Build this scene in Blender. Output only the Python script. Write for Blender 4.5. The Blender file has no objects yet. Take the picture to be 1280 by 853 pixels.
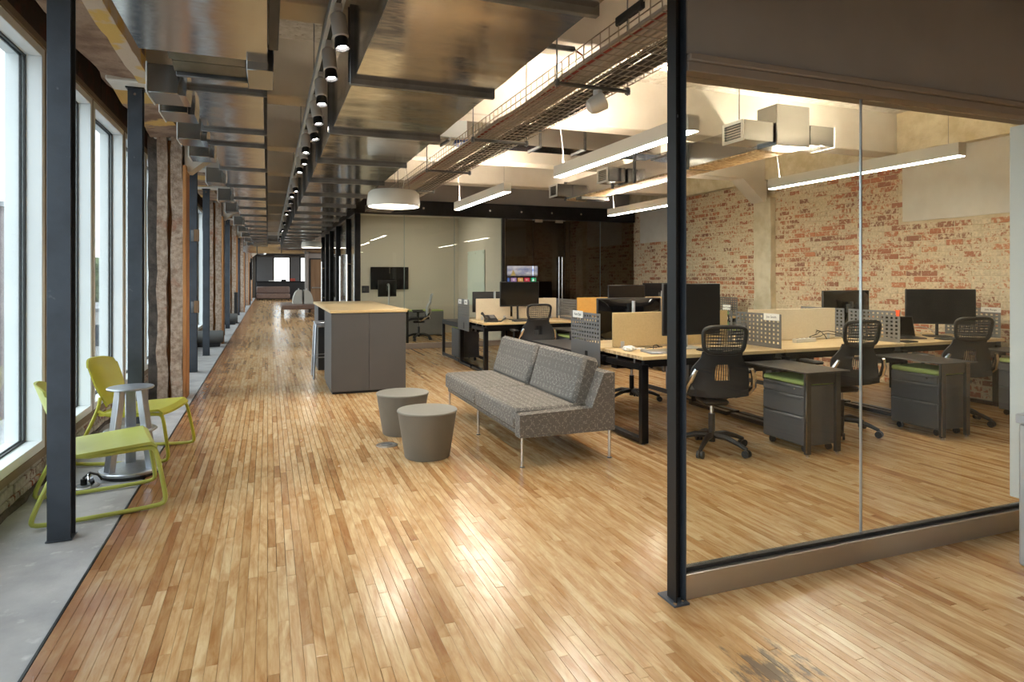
import bpy, bmesh, math, random
from mathutils import Vector, Matrix, noise
random.seed(11)
S = bpy.context.scene
COL = S.collection
PI = math.pi
R = math.radians

# ------------------------------------------------------------------ camera, sky, exposure
cd = bpy.data.cameras.new('camera'); cam = bpy.data.objects.new('camera', cd); COL.objects.link(cam)
cam.location = (0, 0, 1.42); cam.rotation_euler = (R(90), 0, R(-20.75))
cd.sensor_width = 36; cd.lens = 36 * 805 / 1280; cd.shift_y = -79.5 / 1280; cd.clip_start = .05; cd.clip_end = 400
S.camera = cam
S.view_settings.view_transform = 'Standard'; S.view_settings.look = 'None'
S.view_settings.exposure = 1.45; S.view_settings.gamma = 1
S.view_settings.use_curve_mapping = False
S.cycles.use_denoising = True
S.cycles.transparent_max_bounces = 32
S.cycles.max_bounces = 9
S.cycles.sample_clamp_indirect = 6
S.cycles.caustics_reflective = False; S.cycles.caustics_refractive = False
SKY = 1.9            # strength of the evening sky
LINEAR = 24.0         # linear pendants, downward diffuser
UPLIGHT = 95.0        # linear pendants, upward slot
DRUM = 9.0
SPOT = 22.0           # track spotlight, watts
w = bpy.data.worlds.new('sky'); S.world = w; w.use_nodes = True
nt = w.node_tree; nt.nodes.clear()
tc = nt.nodes.new('ShaderNodeTexCoord'); sx = nt.nodes.new('ShaderNodeSeparateXYZ')
rp = nt.nodes.new('ShaderNodeValToRGB'); bg = nt.nodes.new('ShaderNodeBackground'); wo = nt.nodes.new('ShaderNodeOutputWorld')
nt.links.new(tc.outputs['Generated'], sx.inputs[0]); nt.links.new(sx.outputs['Z'], rp.inputs[0])
e = rp.color_ramp.elements
e[0].position = 0.0; e[0].color = (.86, .84, .80, 1)
e[1].position = .6; e[1].color = (.88, .925, .965, 1)
k = rp.color_ramp.elements.new(.12); k.color = (.90, .93, .97, 1)
nt.links.new(rp.outputs[0], bg.inputs[0]); bg.inputs[1].default_value = SKY
nt.links.new(bg.outputs[0], wo.inputs[0])

# ------------------------------------------------------------------ materials
def L(c):
    o = []
    for v in c:
        v = v / 255
        o.append(v / 12.92 if v <= .04045 else ((v + .055) / 1.055) ** 2.4)
    return (*o, 1)

def nodes(name):
    m = bpy.data.materials.new(name); m.use_nodes = True
    t = m.node_tree; t.nodes.clear()
    out = t.nodes.new('ShaderNodeOutputMaterial')
    return m, t, out

def N(t, typ, **kw):
    n = t.nodes.new('ShaderNode' + typ)
    for a, b in kw.items():
        if a == 'op': n.operation = b
        elif a == 'ins':
            for i, v in b.items(): n.inputs[i].default_value = v
        else: setattr(n, a, b)
    return n

def noise_tex(t, vec, scale, detail=4, rough=.55, dist=0):
    n = N(t, 'TexNoise'); n.inputs['Scale'].default_value = scale; n.inputs['Detail'].default_value = detail
    n.inputs['Roughness'].default_value = rough; n.inputs['Distortion'].default_value = dist
    t.links.new(vec, n.inputs['Vector']); return n

def mixc(t, fac, a, b, mode='MIX'):
    n = N(t, 'Mix', data_type='RGBA', blend_type=mode)
    for sock, v in ((n.inputs[0], fac), (n.inputs[6], a), (n.inputs[7], b)):
        if hasattr(v, 'is_output'): t.links.new(v, sock)
        else: sock.default_value = v
    return n.outputs[2]

def ramp(t, fac, *stops):
    n = N(t, 'ValToRGB'); el = n.color_ramp.elements
    while len(el) < len(stops): el.new(.5)
    for i, (p, c) in enumerate(stops):
        el[i].position = p; el[i].color = c if len(c) == 4 else (*c, 1)
    t.links.new(fac, n.inputs[0]); return n.outputs[0]

def mat(name, c, rough=.5, metal=0.0, c2=None, vscale=6, lo=.4, hi=.65, bump=0.0, bscale=60, stretch=(1, 1, 1),
        coord='Object', spec=.5, rvar=0.0, emit=0.0, c3=None, v3=20, lo3=.55, hi3=.7):
    m, t, out = nodes(name)
    p = N(t, 'BsdfPrincipled'); t.links.new(p.outputs[0], out.inputs[0])
    p.inputs['Roughness'].default_value = rough; p.inputs['Metallic'].default_value = metal
    p.inputs['Specular IOR Level'].default_value = spec
    p.inputs['Base Color'].default_value = L(c)
    if c2 or bump or rvar or c3:
        if coord == 'Position': vec = N(t, 'NewGeometry').outputs['Position']
        else: vec = N(t, 'TexCoord').outputs[coord]
        if stretch != (1, 1, 1):
            mp = N(t, 'Mapping'); mp.inputs['Scale'].default_value = stretch
            t.links.new(vec, mp.inputs[0]); vec = mp.outputs[0]
        if c2:
            n = noise_tex(t, vec, vscale)
            col = ramp(t, n.outputs[0], (lo, L(c)), (hi, L(c2)))
            if c3:
                n3 = noise_tex(t, vec, v3, 6)
                f3 = ramp(t, n3.outputs[0], (lo3, (0, 0, 0)), (hi3, (1, 1, 1)))
                col = mixc(t, f3, col, L(c3))
            t.links.new(col, p.inputs['Base Color'])
            if rvar:
                rr = ramp(t, n.outputs[0], (.3, (max(0, rough - rvar),) * 3), (.7, (rough + rvar,) * 3))
                t.links.new(rr, p.inputs['Roughness'])
        if bump:
            nb = noise_tex(t, vec, bscale, 5)
            b = N(t, 'Bump'); b.inputs['Strength'].default_value = bump; b.inputs['Distance'].default_value = .01
            t.links.new(nb.outputs[0], b.inputs['Height']); t.links.new(b.outputs[0], p.inputs['Normal'])
    if emit:
        p.inputs['Emission Color'].default_value = L(c); p.inputs['Emission Strength'].default_value = emit
    return m

def glass_mat(name, tint, base=.04):
    m, t, out = nodes(name)
    tr = N(t, 'BsdfTransparent'); tr.inputs[0].default_value = L(tint)
    gl = N(t, 'BsdfGlossy'); gl.inputs['Roughness'].default_value = .003
    lw = N(t, 'LayerWeight'); lw.inputs[0].default_value = .5
    pw = N(t, 'Math', op='POWER'); pw.inputs[1].default_value = 5; t.links.new(lw.outputs['Facing'], pw.inputs[0])
    ma = N(t, 'Math', op='MULTIPLY_ADD'); ma.inputs[1].default_value = .9; ma.inputs[2].default_value = base
    t.links.new(pw.outputs[0], ma.inputs[0])
    mx = N(t, 'MixShader'); t.links.new(ma.outputs[0], mx.inputs[0]); t.links.new(tr.outputs[0], mx.inputs[1]); t.links.new(gl.outputs[0], mx.inputs[2])
    t.links.new(mx.outputs[0], out.inputs[0]); return m

def tinted(t, source):
    if source == 'object':
        return N(t, 'ObjectInfo').outputs['Color']
    a = N(t, 'Attribute'); a.attribute_name = 'tint'; return a.outputs['Color']

def plank_mat(name, source):
    m, t, out = nodes(name)
    p = N(t, 'BsdfPrincipled'); t.links.new(p.outputs[0], out.inputs[0])
    pos = N(t, 'NewGeometry').outputs['Position']
    tint = tinted(t, source)
    sep = N(t, 'SeparateColor'); t.links.new(tint, sep.inputs[0])
    # grain runs along the plank; every plank looks up its own piece of timber
    off = N(t, 'VectorMath', op='MULTIPLY_ADD'); off.inputs[1].default_value = (13, 31, 7); t.links.new(tint, off.inputs[0]); t.links.new(pos, off.inputs[2])
    mp = N(t, 'Mapping'); mp.inputs['Scale'].default_value = (1, .09, 1); t.links.new(off.outputs[0], mp.inputs[0])
    g1 = noise_tex(t, mp.outputs[0], 55, 5, .6, .4)
    mp2 = N(t, 'Mapping'); mp2.inputs['Scale'].default_value = (1, .28, 1); t.links.new(off.outputs[0], mp2.inputs[0])
    g2 = noise_tex(t, mp2.outputs[0], 9, 4, .6, 1.2)
    base = ramp(t, sep.outputs[0], (0, L((216, 190, 148))), (.4, L((211, 182, 138))), (.75, L((199, 165, 118))), (1, L((174, 136, 92))))
    dk = ramp(t, g2.outputs[0], (.40, (1, 1, 1)), (.75, L((216, 186, 150))))
    c1 = mixc(t, 1.0, base, dk, 'MULTIPLY')
    gr = ramp(t, g1.outputs[0], (.35, L((228, 212, 196))), (.6, (1, 1, 1)))
    c2 = mixc(t, .8, c1, gr, 'MULTIPLY')
    # the reddish worn, never refinished margin beside the concrete strip, and a grey oil stain by the glass wall
    sp = N(t, 'SeparateXYZ'); t.links.new(pos, sp.inputs[0])
    wn = noise_tex(t, pos, 2.2, 4)
    ad = N(t, 'Math', op='MULTIPLY_ADD'); ad.inputs[1].default_value = 1.1; t.links.new(wn.outputs[0], ad.inputs[0]); t.links.new(sp.outputs[0], ad.inputs[2])
    ad.inputs[1].default_value = .7; ad2 = N(t, 'Math', op='ADD'); ad2.inputs[1].default_value = .5; t.links.new(ad.outputs[0], ad2.inputs[0])
    wf = ramp(t, ad2.outputs[0], (0.02, (.8, .8, .8)), (.5, (0, 0, 0)))
    c3 = mixc(t, wf, c2, L((126, 72, 40)))
    ds = N(t, 'VectorMath', op='DISTANCE'); ds.inputs[1].default_value = (1.72, 1.83, 0); t.links.new(pos, ds.inputs[0])
    n5 = noise_tex(t, mp2.outputs[0], 26, 6, .7)
    sb = N(t, 'Math', op='MULTIPLY_ADD'); sb.inputs[1].default_value = 1.1; t.links.new(ds.outputs['Value'], sb.inputs[0]); t.links.new(n5.outputs[0], sb.inputs[2])
    sf = ramp(t, sb.outputs[0], (.54, (.8, .8, .8)), (.68, (0, 0, 0)))
    c4 = mixc(t, sf, c3, L((92, 84, 76)))
    t.links.new(c4, p.inputs['Base Color'])
    rr = ramp(t, g2.outputs[0], (.3, (.17,) * 3), (.75, (.28,) * 3)); t.links.new(rr, p.inputs['Roughness'])
    p.inputs['Specular IOR Level'].default_value = .5
    b = N(t, 'Bump'); b.inputs['Strength'].default_value = .06; b.inputs['Distance'].default_value = .003
    t.links.new(g2.outputs[0], b.inputs['Height']); t.links.new(b.outputs[0], p.inputs['Normal'])
    return m

def brick_mat(name, source, paint, reds, cover):
    m, t, out = nodes(name)
    p = N(t, 'BsdfPrincipled'); t.links.new(p.outputs[0], out.inputs[0]); p.inputs['Roughness'].default_value = .85
    pos = N(t, 'NewGeometry').outputs['Position']
    tint = tinted(t, source); sep = N(t, 'SeparateColor'); t.links.new(tint, sep.inputs[0])
    red = ramp(t, sep.outputs[1], (0, L(reds[0])), (.5, L(reds[1])), (1, L(reds[2])))
    n = noise_tex(t, pos, 19, 7, .7)
    big = noise_tex(t, pos, 1.1, 3)
    a1 = N(t, 'Math', op='MULTIPLY_ADD'); a1.inputs[1].default_value = .20; t.links.new(sep.outputs[0], a1.inputs[0]); t.links.new(n.outputs[0], a1.inputs[2])
    a2 = N(t, 'Math', op='MULTIPLY_ADD'); a2.inputs[1].default_value = .28; t.links.new(big.outputs[0], a2.inputs[0]); t.links.new(a1.outputs[0], a2.inputs[2])
    f = ramp(t, a2.outputs[0], (cover, (0, 0, 0)), (cover + .07, (1, 1, 1)))
    n2 = noise_tex(t, pos, 30, 4)
    pc = ramp(t, n2.outputs[0], (.35, L(tuple(int(v * .87) for v in paint))), (.65, L(paint)))
    t.links.new(mixc(t, f, pc, red), p.inputs['Base Color'])
    b = N(t, 'Bump'); b.inputs['Strength'].default_value = .5; b.inputs['Distance'].default_value = .01
    t.links.new(n.outputs[0], b.inputs['Height']); t.links.new(b.outputs[0], p.inputs['Normal'])
    return m

def fabric_mat(name, base, dot):
    m, t, out = nodes(name)
    p = N(t, 'BsdfPrincipled'); t.links.new(p.outputs[0], out.inputs[0]); p.inputs['Roughness'].default_value = .75
    vec = N(t, 'TexCoord').outputs['Object']
    v = N(t, 'TexVoronoi'); v.inputs['Scale'].default_value = 15; v.inputs['Randomness'].default_value = .08
    t.links.new(vec, v.inputs['Vector'])
    e1 = ramp(t, v.outputs['Distance'], (.30, (0, 0, 0)), (.38, (1, 1, 1)), (.46, (1, 1, 1)), (.54, (0, 0, 0)))
    v2 = N(t, 'TexVoronoi'); v2.inputs['Scale'].default_value = 95; t.links.new(vec, v2.inputs['Vector'])
    d1 = ramp(t, v2.outputs['Distance'], (.38, (1, 1, 1)), (.5, (0, 0, 0)))
    f = mixc(t, 1.0, e1, d1, 'MULTIPLY')
    n = noise_tex(t, vec, 170, 3)
    bc = ramp(t, n.outputs[0], (.35, L(tuple(int(c * .82) for c in base))), (.65, L(base)))
    t.links.new(mixc(t, f, bc, L(dot)), p.inputs['Base Color'])
    rr = mixc(t, f, (.8,) * 3 + (1,), (.35,) * 3 + (1,)); t.links.new(rr, p.inputs['Roughness'])
    b = N(t, 'Bump'); b.inputs['Strength'].default_value = .25; b.inputs['Distance'].default_value = .003
    t.links.new(n.outputs[0], b.inputs['Height']); t.links.new(b.outputs[0], p.inputs['Normal'])
    return m

def galv_mat(name):
    # mill-finish sheet: gently oil-canned across its width
    m, t, out = nodes(name)
    p = N(t, 'BsdfPrincipled'); t.links.new(p.outputs[0], out.inputs[0])
    p.inputs['Base Color'].default_value = L((206, 205, 204)); p.inputs['Metallic'].default_value = 1; p.inputs['Roughness'].default_value = .21
    vec = N(t, 'TexCoord').outputs['Object']
    mp = N(t, 'Mapping'); mp.inputs['Scale'].default_value = (.35, 1, 1); t.links.new(vec, mp.inputs[0])
    n = noise_tex(t, mp.outputs[0], 3.2, 1.5, .4)
    b = N(t, 'Bump'); b.inputs['Strength'].default_value = .5; b.inputs['Distance'].default_value = .012
    t.links.new(n.outputs[0], b.inputs['Height']); t.links.new(b.outputs[0], p.inputs['Normal'])
    n2 = noise_tex(t, mp.outputs[0], 40, 3)
    t.links.new(ramp(t, n2.outputs[0], (.3, (.10,) * 3), (.7, (.19,) * 3)), p.inputs['Roughness'])
    return m

def screen_mat(name):
    # the lit wall screen: pale blue picture fading to a dark lower edge
    m, t, out = nodes(name)
    em = N(t, 'Emission'); t.links.new(em.outputs[0], out.inputs[0]); em.inputs[1].default_value = .8
    vec = N(t, 'TexCoord').outputs['Generated']
    sp = N(t, 'SeparateXYZ'); t.links.new(vec, sp.inputs[0])
    n = noise_tex(t, vec, 2.5, 2)
    c = ramp(t, n.outputs[0], (.35, L((120, 140, 200))), (.6, L((205, 215, 245))))
    f = ramp(t, sp.outputs['Z'], (.0, (.02, .02, .04)), (.3, (1, 1, 1)))
    t.links.new(mixc(t, 1.0, c, f, 'MULTIPLY'), em.inputs[0]); return m

def glow(name, c, s):
    m, t, out = nodes(name)
    em = N(t, 'Emission'); em.inputs[0].default_value = L(c); em.inputs[1].default_value = s
    t.links.new(em.outputs[0], out.inputs[0]); return m

M = dict(
    plank=plank_mat('maple_plank', 'object'), planks=plank_mat('maple_plank_field', 'attr'),
    joint=mat('plank_joint', (70, 44, 24), .9),
    brick=brick_mat('painted_brick', 'object', (230, 212, 180), ((194, 128, 92), (176, 110, 80), (140, 98, 80)), .735),
    bricks=brick_mat('painted_brick_field', 'attr', (230, 212, 180), ((194, 128, 92), (176, 110, 80), (140, 98, 80)), .735),
    mortar=mat('cream_mortar', (226, 210, 180), .95, c2=(206, 188, 154), vscale=5, bump=.5, bscale=30),
    lowbrick=brick_mat('low_wall_brick', 'object', (176, 170, 158), ((150, 84, 60), (120, 66, 50), (90, 60, 52)), .80),
    lowmortar=mat('low_wall_mortar', (148, 142, 132), .95, c2=(120, 84, 66), vscale=7, lo=.5, hi=.62, bump=.5, bscale=30),
    concrete=mat('grey_concrete', (172, 170, 170), .75, c2=(146, 145, 146), vscale=3.5, lo=.35, hi=.7, bump=.15, bscale=40, c3=(190, 189, 188), v3=9, lo3=.6, hi3=.72),
    pier=mat('rough_pier_concrete', (190, 172, 156), .95, c2=(148, 128, 112), vscale=22, lo=.35, hi=.65, bump=1.0, bscale=55, c3=(150, 92, 66), v3=3.2, lo3=.6, hi3=.72),
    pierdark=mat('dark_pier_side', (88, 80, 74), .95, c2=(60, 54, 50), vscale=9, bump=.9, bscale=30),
    soffit=mat('broken_plaster_soffit', (150, 126, 106), .95, c2=(118, 92, 74), vscale=5, lo=.4, hi=.6, bump=1.0, bscale=18, c3=(196, 160, 92), v3=1.6, lo3=.54, hi3=.58),
    plasterpatch=mat('yellowed_plaster', (196, 180, 160), .9, c2=(204, 168, 92), vscale=2.6, lo=.48, hi=.54, bump=.4, bscale=30),
    spandrel=mat('dark_spandrel_brick', (56, 46, 42), .9, c2=(84, 50, 42), vscale=6, lo=.5, hi=.65, bump=.5, bscale=25),
    ceiling=mat('stippled_ceiling', (212, 206, 196), .95, c2=(194, 187, 174), vscale=14, lo=.4, hi=.6, bump=1.0, bscale=45, coord='Position', c3=(158, 146, 128), v3=26, lo3=.62, hi3=.7),
    beam=mat('painted_beam', (220, 214, 204), .85, c2=(212, 204, 192), vscale=2, bump=.1, bscale=30, coord='Position'),
    edge=mat('rough_yellow_concrete', (216, 204, 176), .95, c2=(190, 174, 140), vscale=4, bump=.8, bscale=22, coord='Position'),
    pilaster=mat('painted_pilaster', (226, 216, 192), .9, c2=(206, 194, 164), vscale=5, bump=.5, bscale=30, coord='Position'),
    whitepaint=mat('white_paint', (226, 222, 212), .8, c2=(218, 212, 200), vscale=3),
    taupe=mat('taupe_plaster', (146, 140, 136), .85, c2=(140, 134, 130), vscale=2, coord='Position'),
    taupe2=mat('taupe_trim', (140, 128, 118), .7),
    cream=mat('cream_office_wall', (206, 198, 182), .85),
    darkwall=mat('charcoal_wall', (66, 58, 50), .85),
    frame=mat('white_window_frame', (226, 232, 234), .45, c2=(220, 226, 229), vscale=2),
    gasket=mat('black_gasket', (20, 22, 24), .5),
    framegap=mat('brown_frame_joint', (120, 104, 84), .7),
    pane=glass_mat('window_glass', (244, 249, 249)),
    gpane=glass_mat('partition_glass', (250, 252, 250), .03),
    dpane=glass_mat('smoked_glass', (206, 198, 184), .045),
    gedge=mat('glass_edge', (150, 170, 170), .15, spec=.8),
    steel=mat('dark_painted_steel', (70, 77, 87), .5, .3, c2=(60, 66, 75), vscale=5, bump=.06, bscale=60, c3=(120, 124, 128), v3=12, lo3=.68, hi3=.76),
    blacksteel=mat('black_steel', (22, 22, 24), .35, .5, c2=(32, 32, 35), vscale=8),
    hotrolled=mat('hot_rolled_steel', (70, 70, 71), .32, .5),
    greysteel=mat('grey_perforated_steel', (118, 118, 118), .45, .4),
    galv=galv_mat('galvanised_sheet'),
    galvdark=mat('galvanised_flange', (132, 134, 136), .38, 1.0, c2=(112, 114, 116), vscale=6),
    galvend=mat('brushed_box_end', (164, 164, 163), .2, 1.0),
    wire=mat('zinc_wire', (170, 160, 144), .4, .7),
    cable=mat('pale_cables', (196, 184, 168), .7, c2=(168, 154, 138), vscale=30, stretch=(1, .05, 1)),
    cabledark=mat('dark_cables', (96, 84, 72), .7, c2=(60, 54, 48), vscale=30, stretch=(1, .05, 1)),
    redcable=mat('red_cable', (150, 60, 44), .6),
    stainless=mat('brushed_stainless', (186, 182, 178), .34, .9, c2=(174, 170, 165), vscale=1.5, lo=.25, hi=.8, rvar=.04),
    chrome=mat('chrome', (205, 205, 205), .14, 1.0),
    alu=mat('brushed_aluminium', (182, 186, 194), .33, .85, c2=(168, 172, 180), vscale=25, stretch=(1, 1, .1)),
    green=mat('olive_green_plastic', (182, 178, 52), .42, c2=(175, 171, 48), vscale=4),
    lime=mat('pale_green_plastic', (182, 188, 92), .42, c2=(175, 181, 86), vscale=4),
    cushion=mat('sage_seat_pad', (160, 178, 108), .85, bump=.3, bscale=200),
    pouf=mat('olive_grey_vinyl', (118, 117, 112), .5, c2=(113, 112, 107), vscale=4, bump=.05, bscale=90),
    pouftop=mat('olive_grey_vinyl_top', (126, 124, 116), .5, bump=.05, bscale=90),
    sofa=fabric_mat('grey_dotted_fabric', (116, 111, 105), (146, 140, 132)),
    island=mat('slate_laminate', (78, 77, 78), .5, c2=(75, 74, 75), vscale=2),
    blackpanel=mat('black_laminate', (34, 34, 36), .5),
    maple=mat('pale_maple_top', (222, 196, 150), .35, c2=(210, 182, 134), vscale=9, stretch=(.12, 1, 1), bump=.03, bscale=50),
    plyedge=mat('butcher_block_end', (226, 200, 154), .45, c2=(180, 144, 100), vscale=22, stretch=(1, 1, .4), lo=.42, hi=.58),
    beige=mat('beige_screen_fabric', (202, 178, 132), .85, c2=(196, 172, 126), vscale=60, bump=.1, bscale=250),
    ivory=mat('ivory_screen_fabric', (216, 204, 180), .85, c2=(210, 197, 172), vscale=60, bump=.1, bscale=250),
    ochre=mat('ochre_screen_fabric', (206, 160, 86), .85, c2=(198, 152, 78), vscale=60, bump=.1, bscale=250),
    blackplastic=mat('black_plastic', (24, 24, 26), .45, c2=(30, 30, 32), vscale=20),
    glossblack=mat('gloss_black', (10, 10, 12), .08, spec=.6),
    screen=mat('dark_screen', (12, 13, 15), .12, spec=.45),
    matscreen=mat('matt_dark_screen', (17, 19, 23), .35, spec=.35), postblack=mat('satin_black_paint', (15, 15, 17), .5, spec=.35),
    meshfab=mat('black_chair_mesh', (32, 34, 39), .7, bump=.4, bscale=220),
    greymesh=mat('taupe_chair_mesh', (120, 108, 92), .7),
    silverplastic=mat('silver_plastic', (186, 188, 190), .35, .4),
    whiteplastic=mat('white_plastic', (226, 226, 222), .4),
    lampwhite=mat('white_lamp_enamel', (226, 220, 206), .4),
    spotgrey=mat('pale_grey_spot_body', (216, 212, 206), .4),
    pedestal=mat('charcoal_pedestal', (100, 104, 110), .38, .4, c2=(94, 98, 104), vscale=3),
    pedgrey=mat('grey_pedestal', (120, 120, 120), .45, .2),
    wood=mat('orange_timber_strip', (188, 134, 82), .7, c2=(152, 100, 56), vscale=9, stretch=(1, 1, .08), bump=.3, bscale=50),
    door=mat('brown_wood_door', (128, 100, 72), .6, c2=(112, 84, 58), vscale=8, stretch=(1, 1, .1)),
    leather=mat('taupe_leather', (112, 92, 84), .45, c2=(100, 82, 74), vscale=10),
    greyfelt=mat('grey_felt', (178, 176, 166), .9),
    orange=mat('orange_plastic', (226, 84, 28), .5),
    poster_green=mat('green_poster', (118, 160, 92), .6, c2=(80, 116, 66), vscale=18),
    paper=mat('white_paper', (238, 236, 230), .7),
    ink=mat('grey_ink', (70, 72, 70), .8),
    darkink=mat('dark_ink', (20, 20, 20), .8),
    whiteboard=mat('glass_whiteboard', (214, 226, 216), .15),
    blue=mat('blue_flex_hose', (86, 96, 150), .5),
    insul=mat('grey_pipe_lagging', (92, 94, 94), .6, bump=.2, bscale=30),
    tv=screen_mat('lit_wall_screen'),
    lit=glow('linear_diffuser', (255, 246, 230), LINEAR), uplit=glow('linear_uplight', (255, 238, 212), UPLIGHT),
    drumlit=glow('drum_diffuser', (255, 244, 224), DRUM), spotlit=glow('spot_lens', (255, 248, 236), 60),
    officefill=glow('office_fill_glow', (255, 242, 220), 5.0),  # glow of the added office ceiling panel
    a1=glow('tile_blue', (90, 130, 240), .65), a2=glow('tile_violet', (176, 150, 236), .65), a3=glow('tile_amber', (226, 176, 110), .65),
    a4=glow('tile_crimson', (222, 70, 110), .65), a5=glow('tile_teal', (70, 190, 150), .65), a6=glow('tile_white', (250, 250, 250), .65), ayel=glow('picture_gold', (238, 222, 150), .4),
    outbrick=mat('far_brick', (110, 102, 104), .9, c2=(96, 88, 90), vscale=1.5), outroof=mat('far_roofing', (150, 152, 154), .9, c2=(128, 130, 134), vscale=.2),
    leaf=mat('far_foliage', (92, 104, 70), .9, c2=(64, 78, 50), vscale=1.2), bark=mat('far_bark', (80, 66, 52), .9),
    outwhite=mat('far_trim', (210, 212, 212), .8), outglass=mat('far_window_glass', (70, 80, 92), .1),
)

# ------------------------------------------------------------------ mesh helpers
class MB:
    def __init__(s): s.v = []; s.f = []; s.m = None
    def add(s, vs, fs):
        o = len(s.v)
        s.v += [tuple(s.m @ Vector(p)) if s.m else tuple(p) for p in vs]
        s.f += [tuple(i + o for i in f) for f in fs]; return s
    def box(s, x0, x1, y0, y1, z0, z1, b=0):
        if b:
            b = min(b, (x1 - x0) * .45, (y1 - y0) * .45, (z1 - z0) * .45)
            lo = (x0, y0, z0); hi = (x1, y1, z1); vs = []; ix = {}
            for k in range(8):
                sg = (k & 1, k >> 1 & 1, k >> 2 & 1)
                for a in range(3):
                    ix[(sg, a)] = len(vs)
                    vs.append([(hi[i] - (0 if i == a else b)) if sg[i] else (lo[i] + (0 if i == a else b)) for i in range(3)])
            fs = []
            for a in range(3):
                p, q = [i for i in range(3) if i != a]
                for sa in (0, 1):
                    r = []
                    for sp, sq in ((0, 0), (1, 0), (1, 1), (0, 1)):
                        g = [0, 0, 0]; g[a] = sa; g[p] = sp; g[q] = sq; r.append(ix[(tuple(g), a)])
                    fs.append(r)
            for c in range(3):
                p, q = [i for i in range(3) if i != c]
                for sp in (0, 1):
                    for sq in (0, 1):
                        g0 = [0, 0, 0]; g0[p] = sp; g0[q] = sq; g1 = list(g0); g1[c] = 1
                        g0 = tuple(g0); g1 = tuple(g1)
                        fs.append([ix[(g0, p)], ix[(g1, p)], ix[(g1, q)], ix[(g0, q)]])
            for k in range(8):
                sg = (k & 1, k >> 1 & 1, k >> 2 & 1); fs.append([ix[(sg, a)] for a in range(3)])
            return s.add(vs, fs)
        return s.add([(x0, y0, z0), (x1, y0, z0), (x1, y1, z0), (x0, y1, z0), (x0, y0, z1), (x1, y0, z1), (x1, y1, z1), (x0, y1, z1)],
                     [(0, 3, 2, 1), (4, 5, 6, 7), (0, 1, 5, 4), (1, 2, 6, 5), (2, 3, 7, 6), (3, 0, 4, 7)])
    def bar(s, p0, p1, wx, wz, b=0, up=(0, 0, 1)):
        p0 = Vector(p0); p1 = Vector(p1); d = (p1 - p0); ln = d.length; d.normalize()
        u = Vector(up)
        if abs(d.dot(u)) > .99: u = Vector((0, 1, 0))
        x = d.cross(u).normalized(); z = x.cross(d)
        old = s.m; mm = Matrix((x, d, z)).transposed().to_4x4(); mm.translation = p0
        s.m = (old @ mm) if old else mm
        s.box(-wx / 2, wx / 2, 0, ln, -wz / 2, wz / 2, b); s.m = old; return s
    def tube(s, pts, r, n=8, closed=False, cap=True):
        pts = [Vector(p) for p in pts]; k = len(pts); rs = r if isinstance(r, (list, tuple)) else [r] * k
        vs = []; fs = []; prev = None
        for i in range(k):
            if closed: t = pts[(i + 1) % k] - pts[i - 1]
            else: t = pts[min(i + 1, k - 1)] - pts[max(i - 1, 0)]
            t.normalize()
            if prev is None:
                a = Vector((0, 0, 1)) if abs(t.z) < .9 else Vector((1, 0, 0))
                x = t.cross(a).normalized()
            else: x = (prev - t * prev.dot(t)).normalized()
            prev = x; y = t.cross(x)
            for j in range(n):
                a = 2 * PI * j / n; vs.append(pts[i] + (x * math.cos(a) + y * math.sin(a)) * rs[i])
        for i in range(k if closed else k - 1):
            for j in range(n):
                a = i * n + j; b = i * n + (j + 1) % n; c = ((i + 1) % k) * n + (j + 1) % n; d = ((i + 1) % k) * n + j
                fs.append((a, b, c, d))
        if cap and not closed:
            fs.append(tuple(range(n))[::-1]); fs.append(tuple((k - 1) * n + j for j in range(n)))
        return s.add(vs, fs)
    def cyl(s, p0, p1, r0, r1=None, n=16):
        return s.tube([p0, p1], [r0, r0 if r1 is None else r1], n)
    def lathe(s, prof, n=32, c=(0, 0), cap=True):
        vs = []; fs = []; k = len(prof)
        for r, z in prof:
            for j in range(n):
                a = 2 * PI * j / n; vs.append((c[0] + r * math.cos(a), c[1] + r * math.sin(a), z))
        for i in range(k - 1):
            for j in range(n):
                fs.append((i * n + j, i * n + (j + 1) % n, (i + 1) * n + (j + 1) % n, (i + 1) * n + j))
        if cap and prof[0][0] > 0: fs.append(tuple(range(n))[::-1])
        if cap and prof[-1][0] > 0: fs.append(tuple((k - 1) * n + j for j in range(n)))
        return s.add(vs, fs)
    def prism(s, poly, axis, lo, hi):
        k = len(poly); vs = []
        for h in (lo, hi):
            for a, b in poly:
                vs.append({'x': (h, a, b), 'y': (a, h, b), 'z': (a, b, h)}[axis])
        fs = [tuple(range(k)), tuple(range(k, 2 * k))[::-1]] + [(i, (i + 1) % k, k + (i + 1) % k, k + i) for i in range(k)]
        return s.add(vs, fs)
    def sheet(s, fn, nu, nv, th, skip=None):
        """a curved sheet with thickness: fn(u, v) -> point; th = offset vector"""
        th = Vector(th); vs = []; fs = []; W = nu + 1
        for side in (0, 1):
            for j in range(nv + 1):
                for i in range(nu + 1): vs.append(Vector(fn(i / nu, j / nv)) + th * side)
        o = W * (nv + 1); cells = {(i, j) for i in range(nu) for j in range(nv) if not (skip and skip(i, j))}
        for i, j in cells:
            a, b, c, d = j * W + i, j * W + i + 1, (j + 1) * W + i + 1, (j + 1) * W + i
            fs.append((a, b, c, d)); fs.append((a + o, d + o, c + o, b + o))
            for (p, q), nb in (((a, b), (i, j - 1)), ((b, c), (i + 1, j)), ((c, d), (i, j + 1)), ((d, a), (i - 1, j))):
                if nb not in cells: fs.append((p, p + o, q + o, q))
        return s.add(vs, fs)
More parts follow.
